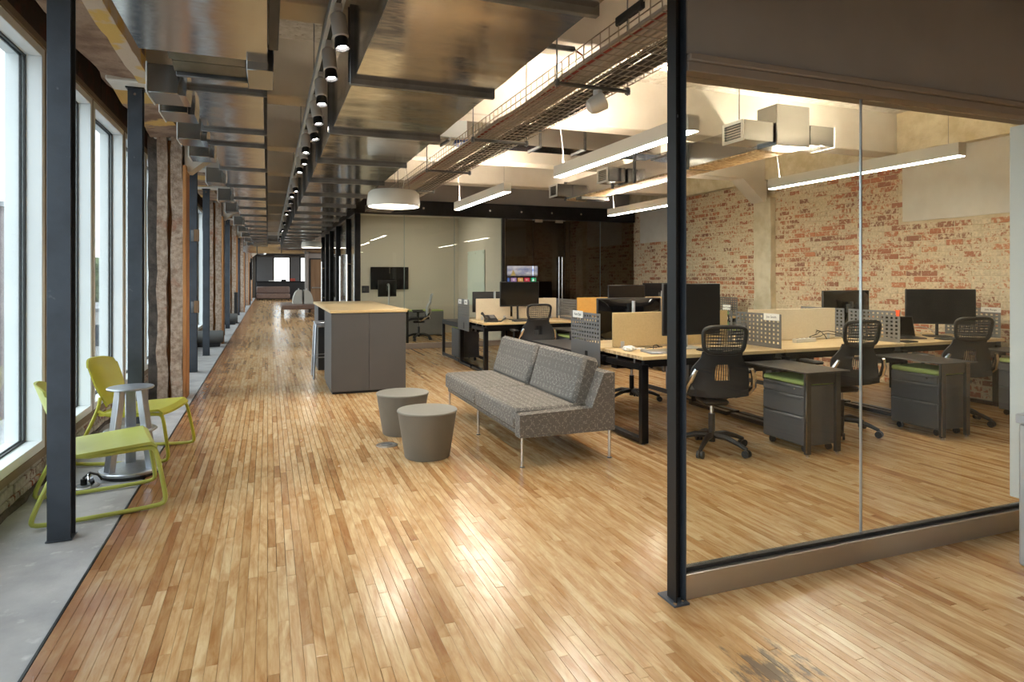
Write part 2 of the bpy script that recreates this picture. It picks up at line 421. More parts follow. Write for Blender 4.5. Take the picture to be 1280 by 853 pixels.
    def rough(s, x0, x1, y0, y1, z0, z1, step, amp, freq=3.0, seed=0):
        """a hacked-about block: every face subdivided and pushed by noise"""
        lo = Vector((x0, y0, z0)); hi = Vector((x1, y1, z1)); n = [max(1, int(round((hi[i] - lo[i]) / step))) for i in range(3)]
        idx = {}; vs = []; fs = []
        def vid(k):
            if k not in idx:
                p = Vector([lo[i] + (hi[i] - lo[i]) * k[i] / n[i] for i in range(3)])
                idx[k] = len(vs); vs.append(p + noise.noise_vector(p * freq + Vector((seed, seed, 0))) * amp + noise.noise_vector(p * freq * 4) * amp * .35)
            return idx[k]
        for a in range(3):
            p, q = [i for i in range(3) if i != a]
            for e in (0, n[a]):
                for i in range(n[p]):
                    for j in range(n[q]):
                        r = []
                        for di, dj in ((0, 0), (1, 0), (1, 1), (0, 1)):
                            g = [0, 0, 0]; g[a] = e; g[p] = i + di; g[q] = j + dj; r.append(vid(tuple(g)))
                        fs.append(r)
        return s.add(vs, fs)
    def mesh(s, name, m, smooth=38):
        me = bpy.data.meshes.new(name); me.from_pydata(s.v, [], s.f); me.update()
        bm = bmesh.new(); bm.from_mesh(me); bmesh.ops.recalc_face_normals(bm, faces=bm.faces); bm.to_mesh(me); bm.free()
        me.materials.append(M[m] if isinstance(m, str) else m)
        if smooth:
            me.polygons.foreach_set('use_smooth', [True] * len(me.polygons)); me.set_sharp_from_angle(angle=R(smooth))
        return me
    def build(s, name, m, parent=None, loc=(0, 0, 0), rz=0, smooth=38, label=None, kind=None):
        return link(name, s.mesh(name, m, smooth), parent, loc, rz, label, kind)

def link(name, me, parent=None, loc=(0, 0, 0), rz=0, label=None, kind=None):
    o = bpy.data.objects.new(name, me); COL.objects.link(o); o.location = loc; o.rotation_euler = (0, 0, rz)
    if parent: o.parent = parent
    if label: o['label'] = label
    if kind: o['kind'] = kind
    return o

def tag(o, label, cat, group=None):
    o['label'] = label; o['category'] = cat
    if group: o['group'] = group
    return o

def thing(name, label, cat, loc=(0, 0, 0), rz=0, group=None):
    o = bpy.data.objects.new(name, None); COL.objects.link(o); o.location = loc; o.rotation_euler = (0, 0, rz)
    o.empty_display_size = .1
    return tag(o, label, cat, group)

def copy_tree(o, parent=None):
    c = o.copy(); COL.objects.link(c)
    if parent: c.parent = parent
    for ch in list(o.children): copy_tree(ch, c)
    return c

def dup(root, loc, rz, label, group=None):
    c = copy_tree(root); c.location = loc; c.rotation_euler = (0, 0, rz); c['label'] = label
    if group: c['group'] = group
    return c

def struct(name, mb, m, label=None, parent=None, smooth=38):
    o = mb.build(name, m, parent, smooth=smooth); o['kind'] = 'structure'
    if label: o['label'] = label
    return o

def sroot(name, label, loc=(0, 0, 0)):
    o = bpy.data.objects.new(name, None); COL.objects.link(o); o.location = loc; o['kind'] = 'structure'; o['label'] = label; return o

def text(name, s, size, m, parent, loc, rot, ext=.0004):
    cu = bpy.data.curves.new(name, 'FONT'); cu.body = s; cu.size = size; cu.extrude = ext; cu.align_x = 'CENTER'; cu.align_y = 'CENTER'
    cu.resolution_u = 3; tmp = bpy.data.objects.new('tmp', cu); COL.objects.link(tmp)
    bpy.context.view_layer.update(); me = bpy.data.meshes.new_from_object(tmp.evaluated_get(bpy.context.evaluated_depsgraph_get()))
    bpy.data.objects.remove(tmp); bpy.data.curves.remove(cu); me.materials.clear(); me.materials.append(M[m])
    o = bpy.data.objects.new(name, me); COL.objects.link(o); o.location = loc; o.rotation_euler = rot; o.parent = parent
    return o

ORD = ['first', 'second', 'third', 'fourth', 'fifth', 'sixth', 'seventh', 'eighth', 'ninth', 'tenth', 'eleventh', 'twelfth', 'thirteenth',
       'fourteenth', 'fifteenth', 'sixteenth', 'seventeenth', 'eighteenth', 'nineteenth', 'twentieth', 'twenty-first', 'twenty-second', 'twenty-third',
       'twenty-fourth', 'twenty-fifth', 'twenty-sixth', 'twenty-seventh', 'twenty-eighth', 'twenty-ninth', 'thirtieth', 'thirty-first', 'thirty-second', 'thirty-third', 'thirty-fourth', 'thirty-fifth', 'thirty-sixth', 'thirty-seventh', 'thirty-eighth', 'thirty-ninth', 'fortieth']

XB = 7.8      # brick wall
ZC = 3.55     # ceiling slab
ZB = 3.03     # beam undersides
YE = 48.0     # far end
YN = -3.6     # end of the room behind the camera

# ------------------------------------------------------------------ floor: maple strips
floor = struct('floor', MB().box(-.815, XB, YN, YE, -.12, -.012), 'joint', 'floor of narrow pale maple strips')
PW = .0425
LENS = (.3, .42, .54, .7, .86, 1.02, 1.2)
def in_view(x, y):
    c, s_ = math.cos(R(20.75)), math.sin(R(20.75))
    d = y * c + x * s_
    if d < .5: return None
    u = 805 * (x * c - y * s_) / d + 640; v = 347 + 805 * 1.42 / d
    return d if -20 < u < 1300 and v < 870 else None
rows = []
for i in range(int((XB + .81) / PW)):
    x = -.81 + PW * (i + .5); y = YN + random.random() * .8
    ymax = 27 if x > 1.6 else 46
    while y < ymax:
        ln = random.choice(LENS) if y < 14 else 1.2
        t = random.random() ** 1.7
        if random.random() < .07: t = .6 + .4 * random.random()
        if x < -.45: t = min(1, t + random.random() * .35)
        rows.append((x, y, ln, t, random.random(), random.uniform(-.0006, .0006))); y += ln
def cut(r):      # how large a plank shows
    d = in_view(r[0], r[1] + r[2] / 2)
    if d is None: d = in_view(r[0], r[1] + r[2] * .8)
    hidden = r[0] < -.6 and r[1] < 1.5
    return r[2] / d ** 3 if d and not hidden else 0
rows.sort(key=cut, reverse=True)
pl_mesh = {}
for ln in LENS:
    pl_mesh[ln] = MB().box(-PW / 2 + .0004, PW / 2 - .0004, .0005, ln - .0005, -.012, 0, .0012).mesh('plank', 'plank', 0)
for x, y, ln, t, t2, dz in rows[:300]:
    o = link('plank', pl_mesh[ln], floor, (x, y, dz)); o.color = (t, t2, random.random(), 1)
vs, fs, tn = [], [], []
for x, y, ln, t, t2, dz in rows[300:]:
    x0, x1, y0, y1 = x - PW / 2 + .0005, x + PW / 2 - .0005, y + .0006, y + ln - .0006; b = .0012; o = len(vs)
    vs += [(x0 + b, y0 + b, dz), (x1 - b, y0 + b, dz), (x1 - b, y1 - b, dz), (x0 + b, y1 - b, dz), (x0, y0, -.012), (x1, y0, -.012), (x1, y1, -.012), (x0, y1, -.012)]
    fs += [(o, o + 1, o + 2, o + 3), (o, o + 4, o + 5, o + 1), (o + 1, o + 5, o + 6, o + 2), (o + 2, o + 6, o + 7, o + 3), (o + 3, o + 7, o + 4, o)]
    tn += [(t, t2, random.random(), 1)] * 8
me = bpy.data.meshes.new('plank_field'); me.from_pydata(vs, [], fs); me.materials.append(M['planks'])
at = me.color_attributes.new('tint', 'FLOAT_COLOR', 'POINT'); at.data.foreach_set('color', [c for q in tn for c in q])
link('plank_field', me, floor, kind='stuff')
struct('floor_concrete', MB().rough(-1.62, -.82, YN, YE, -.12, -.004, .4, .006, 1.5), 'concrete', 'bare grey concrete strip along the windows', smooth=60)
struct('trim_1', MB().box(-.8225, -.8125, YN, YE, -.1, .0005), 'blacksteel', 'thin dark joint between concrete strip and maple floor')

# ------------------------------------------------------------------ ceiling slab, beams, edge beams
struct('ceiling', MB().box(-1.7, XB + .3, YN, YE, ZC, ZC + .2), 'ceiling', 'stippled cream ceiling slab')
beams = [-2.55, -.35, 1.95, 4.12, 6.22, 8.6, 10.75, 12.92, 15.3, 17.45, 19.62, 22.0, 24.15, 26.3, 28.7, 30.85, 33.0, 35.4, 37.6, 39.7, 42.1, 44.3]
for i, y in enumerate(beams):
    main = abs((y - 8.6) / 6.7 - round((y - 8.6) / 6.7)) < .04
    xr = XB - .02 if y < 12.6 or y > 27 else 1.62
    mb = MB().box(-1.24, xr, y - .15, y + .15, ZB, ZC + .02, .012)
    b = struct('ceiling_beam', mb, 'beam', 'plastered beam crossing the ceiling')
    if main:
        h = MB()
        if xr > 3: h.prism([(XB - .10, ZB - .36), (XB - .10, ZB + .02), (XB - .62, ZB + .02), (XB - .56, ZB - .02), (XB - .16, ZB - .36)], 'y', y - .15, y + .15)
        h.prism([(-.92, ZB - .36), (-.92, ZB + .02), (-.40, ZB + .02), (-.46, ZB - .02), (-.86, ZB - .36)], 'y', y - .15, y + .15)
        o = h.build('haunch', 'beam', b)
struct('edge_beam', MB().rough(-1.27, -.94, YN, YE, ZB + .03, ZC + .05, .16, .035, 2.2), 'soffit', 'rough broken concrete edge beam above the windows', smooth=70)
struct('edge_beam', MB().rough(XB - .14, XB + .1, 2.6, 16.2, ZB - .01, ZC + .05, .2, .03, 2.0, 5), 'edge', 'rough yellowed concrete beam on top of the brick wall', smooth=70)
struct('trim_2', MB().rough(-1.005, -.895, 3.0, 6.05, ZB - .01, ZB + .1, .12, .015, 3), 'plasterpatch', 'flaking cream and yellow plaster strip on the edge beam', smooth=70)

# ------------------------------------------------------------------ window wall
ZS, ZT = .24, 3.0
lw_root = struct('wall_left', MB().box(-1.64, -1.485, YN, YE, -.05, ZS - .04), 'lowmortar', 'low painted brick wall under the windows')
bme = MB().box(-.012, .012, .002, .196, .002, .064, .006).mesh('brick', 'lowbrick', 0)
for c in range(3):
    y = 3.3 + (c % 2) * .1
    while y < 9.6:
        if random.random() < .93:
            o = link('brick', bme, lw_root, (-1.482 + random.uniform(-.004, .006), y, .004 + c * .068)); o.color = (random.random(), random.random(), random.random(), 1)
        y += .204
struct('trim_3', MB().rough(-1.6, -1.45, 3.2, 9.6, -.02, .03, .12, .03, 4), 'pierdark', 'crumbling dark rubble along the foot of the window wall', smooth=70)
edges = [8.02 + 1.29 * k for k in range(0, 31)]
units = [(-3.55, -2.3), (-2.26, -1.0), (-.96, .27), (.31, 1.5), (1.54, 2.78), (2.82, 4.06), (4.11, 5.335), (5.40, 6.635), (6.68, 7.955)] + [(a, a + 1.25) for a in edges]
def win(y0, y1, name):
    r = sroot(name, 'tall white framed window')
    f = MB(); W_ = .055
    f.box(-1.665, -1.45, y1 - W_, y1, ZS, ZT, .003).box(-1.665, -1.45, y0, y0 + W_, ZS, ZT, .003)
    f.box(-1.665, -1.448, y0 + W_, y1 - W_, ZS, ZS + .06, .003).box(-1.665, -1.45, y0 + W_, y1 - W_, ZT - .06, ZT, .003)
    f.build('frame', 'frame', r)
    g = MB(); a, b, c, d = y0 + W_, y1 - W_, ZS + .06, ZT - .06
    for xx in (-1.575, -1.55):
        g.box(xx - .006, xx + .006, a, a + .012, c, d).box(xx - .006, xx + .006, b - .012, b, c, d).box(xx - .006, xx + .006, a + .012, b - .012, c, c + .012).box(xx - .006, xx + .006, a + .012, b - .012, d - .012, d)
    g.build('gasket', 'gasket', r)
    MB().box(-1.565, -1.560, a, b, c, d).build('pane', 'pane', r)
    return r
for i, (a, b) in enumerate(units):
    win(a, b, 'window_%d' % (i + 1))
struct('trim_4', MB().box(-1.47, -1.435, YN, YE, ZT, ZT + .05).box(-1.47, -1.442, YN, YE, ZS - .05, ZS), 'framegap', 'brown metal lip along the window heads and sills')
gaps = MB()
for (a, b), (c, d) in zip(units, units[1:]): gaps.box(-1.60, -1.455, b - .002, c + .002, ZS, ZT)
struct('trim_5', gaps, 'framegap', 'brown joints between the window frames')
sp = struct('wall_left_spandrel', MB().box(-1.7, -1.47, YN, YE, ZT + .04, ZC), 'spandrel', 'dark brick band above the windows')
for y in [k * .78 for k in range(3, 24)]:
    MB().box(-1.475, -1.462, y, y + .76, ZT + .06, ZT + .5, .004).build('panel', 'spandrel', sp)

# steel columns along the window wall
def col_mesh():
    f = MB().box(-.055, .055, -.05, -.041, 0, ZB - .01, .002).box(-.055, .055, .041, .05, 0, ZB - .01, .002)
    wb = MB().box(-.005, .005, -.042, .042, .005, ZB - .015)
    return f, wb
cols = [4.15, 6.27, 10.75, 12.95, 17.4, 19.6, 24.1, 26.3, 30.8, 33.0]
clab = ['dark steel column nearest the camera, in front of the first window', 'dark steel column behind the far green chair',
        'dark steel column just behind the first rough pier', 'dark steel column beside the nearer grey lagged pipe'] + ['dark steel column, %s along the window wall from the camera' % ORD[i] for i in range(4, 10)]
c0 = None
for i, y in enumerate(cols):
    if c0 is None:
        c0 = thing('steel_column', clab[0], 'column', (-1.052, y, 0), 0, 'steel columns along the window wall')
        f, wb = col_mesh(); f.build('flange', 'steel', c0); wb.build('web', 'blacksteel', c0)
        MB().box(-.062, .062, -.057, .057, 0, .006, .002).build('base_plate', 'steel', c0)
        MB().box(-.07, .07, -.065, .065, ZB - .012, ZB, .002).build('cap_plate', 'blacksteel', c0)
        MB().cyl((0, -.056, ZB - .06), (0, -.04, ZB - .06), .012, n=6).build('bolt', 'galv', c0)
    else: dup(c0, (-1.052, y, 0), 0, clab[i])

# rough piers with an orange timber strip
for i, y in enumerate([8.6 - 13.4 + 6.7, 8.6, 15.3, 22.0, 28.7, 35.4, 42.1]):
    r = struct('pier', MB().rough(-1.20, -1.095, y - .2, y + .22, -.02, ZB + .05, .1, .02, 3.5, i), 'pier', 'rough hacked concrete pier on the window side', smooth=75)
    MB().rough(-1.05, -.93, y - .22, y + .22, -.02, ZB + .05, .1, .016, 3.5, i + 3).build('pier_face', 'pier', r, smooth=75)
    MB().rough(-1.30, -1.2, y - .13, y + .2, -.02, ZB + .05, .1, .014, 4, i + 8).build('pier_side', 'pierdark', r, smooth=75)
    MB().box(-1.11, -1.04, y - .10, y + .2, 0, ZB).build('groove', 'wood', r)
    MB().box(-.928, -.892, y - .235, y + .1, 0, ZB - .3, .004).build('timber_strip', 'wood', r)
# conduit boxes on the third column
r = thing('junction_box', 'small tan wooden block fixed high on the steel column behind the first pier', 'box', (-1.0, 10.69, 2.05))
MB().box(-.035, .035, -.01, .01, -.09, .09, .004).build('block', 'door', r); MB().box(-.075, -.035, -.008, .012, -.09, .08, .003).build('bracket', 'galvdark', r)
dup(r, (-1.0, 10.69, .98), 0, 'small tan wooden block fixed low on the steel column behind the first pier')
# lagged pipe stubs across the strip
for i, (y, lab) in enumerate(((14.55, 'grey lagged pipe lying across the concrete strip by the second pier'), (21.2, 'far grey lagged pipe lying across the concrete strip by the third pier'))):
    r = thing('lagged_pipe', lab, 'pipe', (-1.12, y, 0), 0, 'lagged pipes by the piers')
    b = MB().tube([(-.36, 0, .20), (.22, 0, .20), (.26, 0, .20)], [.13, .13, .115], 20); b.build('lagging', 'insul', r)
    MB().box(-.3, .2, -.05, .05, 0, .09, .01).build('support', 'blackpanel', r)
r = thing('panel_stand', 'narrow black upright panel standing on the concrete far along the windows', 'panel', (-.93, 21.7, 0))
MB().box(-.05, .05, -.03, .03, .02, .96, .006).build('body', 'blackplastic', r); MB().box(-.09, .09, -.08, .08, 0, .02, .004).build('foot', 'blackplastic', r)
r = thing('wall_screen', 'black screen hung on the window side at the far end', 'screen', (-.8, 36.0, 1.3))
MB().box(-.04, .04, -.5, .5, 0, 1.1, .01).build('casing', 'blackplastic', r); MB().box(.04, .045, -.46, .46, .04, 1.06).build('display', 'screen', r)
MB().box(-.1, -.04, -.06, .06, -1.3, .9, .004).build('stand', 'blackplastic', r)

# ------------------------------------------------------------------ brick wall on the right
bw = struct('wall_right', MB().box(XB, XB + .3, YN, 16.3, -.1, ZC), 'mortar', 'old whitewashed red brick wall')
BH, BL = .0755, .212
bricks = []
patch = [(3.4, 6.08, 2.15, ZB), (11.05, 12.45, 2.18, ZB), (13.3, 15.0, 2.2, ZB)]
for c in range(int(ZB / BH)):
    z = c * BH; y = 2.55 + (BL / 2 if c % 2 else 0)
    while y < 16.1:
        ym, zm = y + BL / 2, z + BH / 2
        if not any(a - .05 < ym < b + .05 and p < zm < q for a, b, p, q in patch) and not (8.3 < ym < 8.8) and not (15.05 < ym < 15.55):
            bricks.append((y, z, random.random(), random.random(), random.uniform(.002, .007)))
        y += BL
def bshow(b):
    y, z = b[0], b[1]
    d = y * .935 + XB * .354
    vis = 4.75 < y < 12.6 and (z > 1.0)
    return 1 / d if vis else 0
bricks.sort(key=bshow, reverse=True)
bkm = [MB().box(-.02 - q, .0, .004, BL - .004, .004, BH - .004, .005).mesh('brick', 'brick', 0) for q in (-.004, -.002, .0)]
for y, z, a, b, dx in bricks[:300]:
    o = link('brick', random.choice(bkm), bw, (XB + .012, y, z)); o.color = (a, b, random.random(), 1)
vs, fs, tn = [], [], []
for y, z, a, b, dx in bricks[300:]:
    x = XB - dx + .002; q = .005; y0, y1, z0, z1 = y + .004, y + BL - .004, z + .004, z + BH - .004; o = len(vs)
    vs += [(x, y0 + q, z0 + q), (x, y1 - q, z0 + q), (x, y1 - q, z1 - q), (x, y0 + q, z1 - q), (XB + .01, y0, z0), (XB + .01, y1, z0), (XB + .01, y1, z1), (XB + .01, y0, z1)]
    fs += [(o + 3, o + 2, o + 1, o), (o + 1, o + 5, o + 4, o), (o + 2, o + 6, o + 5, o + 1), (o + 3, o + 7, o + 6, o + 2), (o, o + 4, o + 7, o + 3)]
    tn += [(a, b, random.random(), 1)] * 8
me = bpy.data.meshes.new('brick_field'); me.from_pydata(vs, [], fs); me.materials.append(M['bricks'])
at = me.color_attributes.new('tint', 'FLOAT_COLOR', 'POINT'); at.data.foreach_set('color', [c for q in tn for c in q])
link('brick_field', me, bw, kind='stuff')
for a, b, p, q in patch:
    MB().rough(XB - .022, XB + .01, a, b, p, q, .12, .006, 3).build('plaster_patch', 'whitepaint', bw, smooth=75, label='white painted plaster patch')
for y in (8.56, 15.3):
    struct('pilaster', MB().rough(XB - .1, XB + .05, y - .2, y + .2, -.02, ZB - .3, .12, .014, 3.0), 'pilaster', 'cream painted pilaster on the brick wall', smooth=75)

# room behind the camera and far shell
struct('wall_back', MB().box(-1.7, XB + .3, YN - .15, YN, -.1, ZC), 'taupe')
struct('wall_far', MB().box(-1.7, -.72, YE, YE + .2, -.1, ZC).box(.30, .37, YE, YE + .2, -.1, ZC).box(1.44, 1.5, YE, YE + .2, -.1, ZC).box(2.05, 2.15, YE, YE + .2, -.1, ZC).box(3.4, 8.1, YE, YE + .2, -.1, ZC)
       .box(-.72, 3.4, YE, YE + .2, 2.85, ZC).box(-.72, 3.4, YE, YE + .2, -.1, .6), 'darkwall', 'dark wall with tall windows at the far end')
struct('trim_6', MB().box(-.72, .30, YE - .05, YE + .05, .6, 2.85, .01).box(1.5, 2.05, YE - .05, YE + .05, .6, 2.85, .01), 'island', 'grey panels beside the far window')
for i, (a, b) in enumerate(((.37, 1.44), (2.15, 3.4))):
    r = sroot('window_%d' % (60 + i), 'bright far end window')
    f = MB().box(a, a + .04, YE + .02, YE + .1, .6, 2.85).box(b - .04, b, YE + .02, YE + .1, .6, 2.85).box(a + .04, b - .04, YE + .02, YE + .1, .6, .66).box(a + .04, b - .04, YE + .02, YE + .1, 2.79, 2.85)
    f.build('frame', 'blacksteel', r); MB().box(a + .04, b - .04, YE + .05, YE + .056, .66, 2.79).build('pane', 'pane', r)
struct('trim_7', MB().box(-.78, -.70, 46.0, 46.15, 0, 2.95, .01).box(1.98, 2.06, 46.0, 46.15, 0, 2.95, .01).box(-.70, 1.98, 46.0, 46.15, 2.86, 2.95, .01), 'blacksteel', 'black portal frame behind the reception desk')
# block with a brown door beyond the glass offices
struct('wall_corridor', MB().box(1.52, 7.8, 27.3, 27.5, -.02, ZC).box(1.40, 1.52, 27.2, 27.6, -.02, ZC, .01), 'taupe', 'taupe wall with a door far down the corridor')
r = sroot('door_1', 'brown wooden door with a push bar far down the corridor')
MB().box(1.62, 2.55, 27.26, 27.3, 0, 2.15, .004).build('leaf', 'door', r); MB().box(1.66, 2.5, 27.2, 27.25, .98, 1.03, .008).build('push_bar', 'stainless', r)
MB().box(1.56, 1.62, 27.27, 27.31, 0, 2.2).box(2.55, 2.61, 27.27, 27.31, 0, 2.2).box(1.62, 2.55, 27.27, 27.31, 2.15, 2.2).build('door_frame', 'blackpanel', r)

# wall over the near glass
struct('wall_header', MB().box(1.712, XB, 2.36, 2.50, 2.40, ZC, .004), 'taupe', 'taupe wall above the near glass partition')
struct('trim_8', MB().box(1.712, 4.3, 2.335, 2.515, 2.365, 2.398, .006).box(1.712, 4.3, 2.35, 2.50, 2.322, 2.365, .004), 'taupe2', 'stepped head trim over the near glass')

# ------------------------------------------------------------------ near glass partition and its steel post
gp = thing('glass_partition', 'clear two-pane glass partition on a stainless kick plate', 'partition', (1.70, 2.42, 0))
MB().box(.012, 2.55, -.045, .03, 0, .112, .003).build('kick_plate', 'stainless', gp)
MB().box(.012, 2.45, -.02, .012, .112, .130, .002).build('gasket', 'gasket', gp)
for a, b in ((.02, 1.0975), (1.1065, 2.45)): MB().box(a, b, -.006, .006, .131, 2.32).build('pane', 'gpane', gp)
MB().box(1.098, 1.106, -.007, .007, .131, 2.32, .002).build('glazing_joint', 'alu', gp)
MB().box(2.45, 2.56, -.03, .13, .112, 2.32, .004).build('jamb', 'frame', gp)
po = thing('steel_post', 'black steel H-section post at the corner of the near glass', 'post', (1.68, 2.39, 0))
MB().box(-.028, -.021, -.033, .033, .01, ZC, .001).build('flange', 'postblack', po); MB().box(.021, .027, -.033, .033, .01, ZC, .001).build('flange', 'steel', po)  # window light painted in: right flange grey-blue on an otherwise black post
MB().box(-.021, .021, .004, .011, .01, ZC).build('web', 'postblack', po)
MB().box(-.05, .03, -.055, .075, 0, .01, .002).build('base_plate', 'steel', po)
for q in ((-.038, -.045), (.004, -.035)): MB().cyl((q[0], q[1], .01), (q[0], q[1], .02), .009, n=6).build('bolt', 'galv', po)
MB().cyl((.0, .0, 2.13), (.0, .006, 2.13), .008, n=8).build('bolt', 'galv', po)
r = thing('metal_cabinet', 'pale metal cabinet end with a wooden top at the right edge, by the glass', 'cabinet', (3.465, 1.89, 0))
MB().box(0, .55, 0, .2, 0, .70, .01).build('body', 'silverplastic', r); MB().box(-.005, .56, -.01, .21, .70, .745, .004).build('top', 'alu', r)

# ------------------------------------------------------------------ glass offices at the back
YO = 12.7; XO = 1.6
og = thing('office_partition', 'glazed front of the two offices with a black steel head', 'partition', (0, YO, 0))
MB().box(XO - .05, XB - .03, -.06, .08, 2.66, 2.95, .01).build('head_beam', 'blacksteel', og)
MB().box(XO + .1, 4.6, -.04, .04, 0, .11, .004).build('kick_plate', 'taupe2', og, label='tan kick board'); MB().box(6.05, XB - .03, -.04, .04, 0, .11, .004).build('kick_plate', 'blacksteel', og)
for k, (a, b, m) in enumerate(((XO + .07, 2.52, 'gpane'), (2.53, 3.55, 'gpane'), (3.56, 4.58, 'gpane'), (4.64, 5.28, 'dpane'), (6.05, 6.9, 'dpane'), (6.91, XB - .04, 'dpane'))):
    MB().box(a, b, -.006, .006, .11, 2.66).build('pane', m, og)
for x in (2.525, 3.555, 6.905): MB().box(x - .004, x + .004, -.008, .008, .11, 2.66).build('glazing_joint', 'gedge', og)
MB().box(XO - .04, XO + .07, -.05, .06, 0, 2.66, .004).build('corner_post', 'blacksteel', og)
MB().box(4.58, 4.64, -.04, .04, 0, 2.66, .004).build('post', 'blacksteel', og)
for q in range(8):
    MB().cyl((2.2 + q * .7, -.075, 2.8), (2.2 + q * .7, -.06, 2.8), .022, n=8).build('bolt', 'galv', og)
dr = sroot('door_2', 'smoked glass office door with long steel pull handles')
MB().box(5.30, 6.03, YO - .006, YO + .006, .02, 2.64).build('pane', 'dpane', dr)
for dx in (0, .075):
    MB().cyl((5.88 + dx, YO - .05, .5), (5.88 + dx, YO - .05, 1.86), .014, n=10).build('handle', 'chrome', dr)
    for z in (.7, 1.66): MB().cyl((5.88 + dx, YO - .05, z), (5.88 + dx, YO, z), .008, n=6).build('handle_standoff', 'chrome', dr)
for x in (5.42, 5.9): MB().box(x - .09, x + .09, YO - .02, YO + .02, 2.6, 2.66).build('hinge_patch', 'stainless', dr)
struct('wall_office', MB().box(XO + .1, 7.8, 16.1, 16.22, -.02, 3.0), 'cream', 'cream back wall of the offices')
struct('wall_divider', MB().box(4.62, 4.70, YO + .1, 16.1, -.02, 2.95), 'cream', 'cream wall between the two offices')
struct('wall_dark', MB().box(4.70, 7.78, 16.02, 16.1, -.02, 2.95), 'darkwall', 'dark back wall of the right hand office')
struct('wall_dark.001', MB().box(4.70, 4.74, YO + .1, 16.02, -.02, 2.95), 'darkwall')
struct('ceiling_office', MB().box(XO + .02, XB - .02, YO + .1, 16.2, 2.95, 3.02), 'beam', 'flat office ceiling')
struct('wall_bulkhead', MB().box(XO + .02, XB - .16, YO - .02, YO + .08, 2.955, ZC), 'taupe', 'bulkhead above the office glass')
# corridor side: glazed doors in black frames
cg = thing('corridor_glazing', 'black framed glass office fronts running down the corridor', 'partition', (XO, 0, 0))
MB().box(-.05, .06, YO + .08, 20.8, 2.66, 2.95, .01).build('head_beam', 'blacksteel', cg)
for y in (14.0, 16.15, 17.85, 19.2, 20.75): MB().box(-.06, .06, y - .06, y + .06, 0, 2.66, .006).build('post', 'blacksteel', cg)
for a, b in ((12.78, 13.94), (14.06, 16.09), (16.21, 17.79), (17.91, 19.14), (19.26, 20.69)):
    MB().box(-.005, .005, a, b, .02, 2.66).build('pane', 'gpane', cg)
for y in (13.7, 15.05, 20.4):
    h = MB().cyl((-.07, y, .55), (-.07, y, 1.9), .018, n=8).build('handle', 'chrome', cg)
    for z in (.8, 1.7): MB().cyl((-.07, y, z), (0, y, z), .008, n=6).build('handle_standoff', 'chrome', h)
struct('wall_offices_far', MB().box(XO + .1, 5, 19.1, 19.2, -.02, 3.0).box(4.9, 5, 16.22, 19.1, -.02, 3.0).box(XO + .1, 5, 20.8, 20.9, -.02, 3.0), 'darkwall', 'dark walls of the far offices')

# office 1 furniture
r = thing('wall_monitor', 'black twin-panel wall screen on the cream office back wall', 'screen', (2.83, 16.06, 1.12))
MB().box(-.47, -.005, -.02, .03, 0, .56, .004).build('display', 'screen', r); MB().box(.005, .47, -.02, .03, 0, .56, .004).build('display', 'screen', r); MB().box(-.3, .3, .03, .05, .1, .4).build('bracket', 'blackplastic', r)
r = thing('whiteboard', 'pale glass whiteboard on the office side wall', 'whiteboard', (4.61, 14.55, .75))
MB().box(-.02, -.006, -.65, .65, 0, 1.3, .003).build('board', 'whiteboard', r)
for y in (-.6, 0, .6): MB().cyl((-.03, y, 1.24), (0, y, 1.24), .018, n=10).build('standoff', 'chrome', r)
r = thing('office_fill_panel', 'added unseen luminous panel on the office ceiling', 'lamp', (3.1, 14.4, 2.925))  # panel added out of view above the head beam to light the office
MB().box(-.6, .6, -.3, .3, -.01, .02).build('housing', 'lampwhite', r); MB().box(-.58, .58, -.28, .28, -.014, -.01).build('diffuser', 'officefill', r)
r = thing('office_desk', 'small maple topped desk inside the glass office', 'desk', (2.15, 14.1, 0))
MB().box(-.3, .72, -.35, .35, .71, .74, .004).build('worktop', 'maple', r)
for x, y in ((-.25, -.3), (.66, -.3), (-.25, .3), (.66, .3)): MB().box(x - .025, x + .025, y - .025, y + .025, 0, .71).build('leg', 'blacksteel', r)
r = thing('wall_outlet_box', 'square black control box on the glass at the office corner', 'box', (1.765, YO - .03, 1.19))
MB().box(-.07, .07, -.02, .02, -.07, .07, .004).build('plate', 'blackplastic', r); MB().box(-.05, -.01, -.024, -.02, -.03, .03).build('socket', 'ink', r)
r = thing('file_pedestal', 'grey low cabinet standing at the office back wall', 'cabinet', (3.55, 15.5, 0))
MB().box(-.45, .45, -.25, .25, .03, .60, .01).build('body', 'pedgrey', r); MB().box(-.45, .45, -.25, .25, .6, .63, .01).build('top', 'cushion', r)
for x in (-.4, .4): MB().box(x - .03, x + .03, -.2, .2, 0, .03).build('plinth', 'blackplastic', r)

# ------------------------------------------------------------------ ceiling services
ZD = 2.60
# wide right duct in flanged sections
rd = thing('ceiling_duct', 'wide galvanised duct hung over the walkway beside the track', 'duct', (.48, 0, ZD))
yy = [-3.4, -1.66, -.26, 1.14, 2.53, 3.93, 5.33, 6.73, 8.12, 9.52, 10.92, 12.32, 13.7, 15.1, 16.5, 17.9, 19.3, 20.7, 22.1, 23.5, 24.9, 26.3, 27.7, 29.1]
for a, b in zip(yy, yy[1:]):
    mb = MB(); n = 5
    # cross-broken bottom sheet: shallow transverse ribs
    prof = []
    for q in range(n + 1):
        t = q / n; prof.append((a + .012 + (b - a - .024) * t, .004 * (q % 2)))
    poly = prof + [(b - .012, .42), (a + .012, .42)]
    mb.prism(poly, 'x', 0, .86); mb.build('duct_section', 'galv', rd, smooth=20)
for y in yy[1:]:
    MB().box(-.025, .885, y - .018, y + .018, -.03, .445, .003).build('flange', 'galvdark', rd)
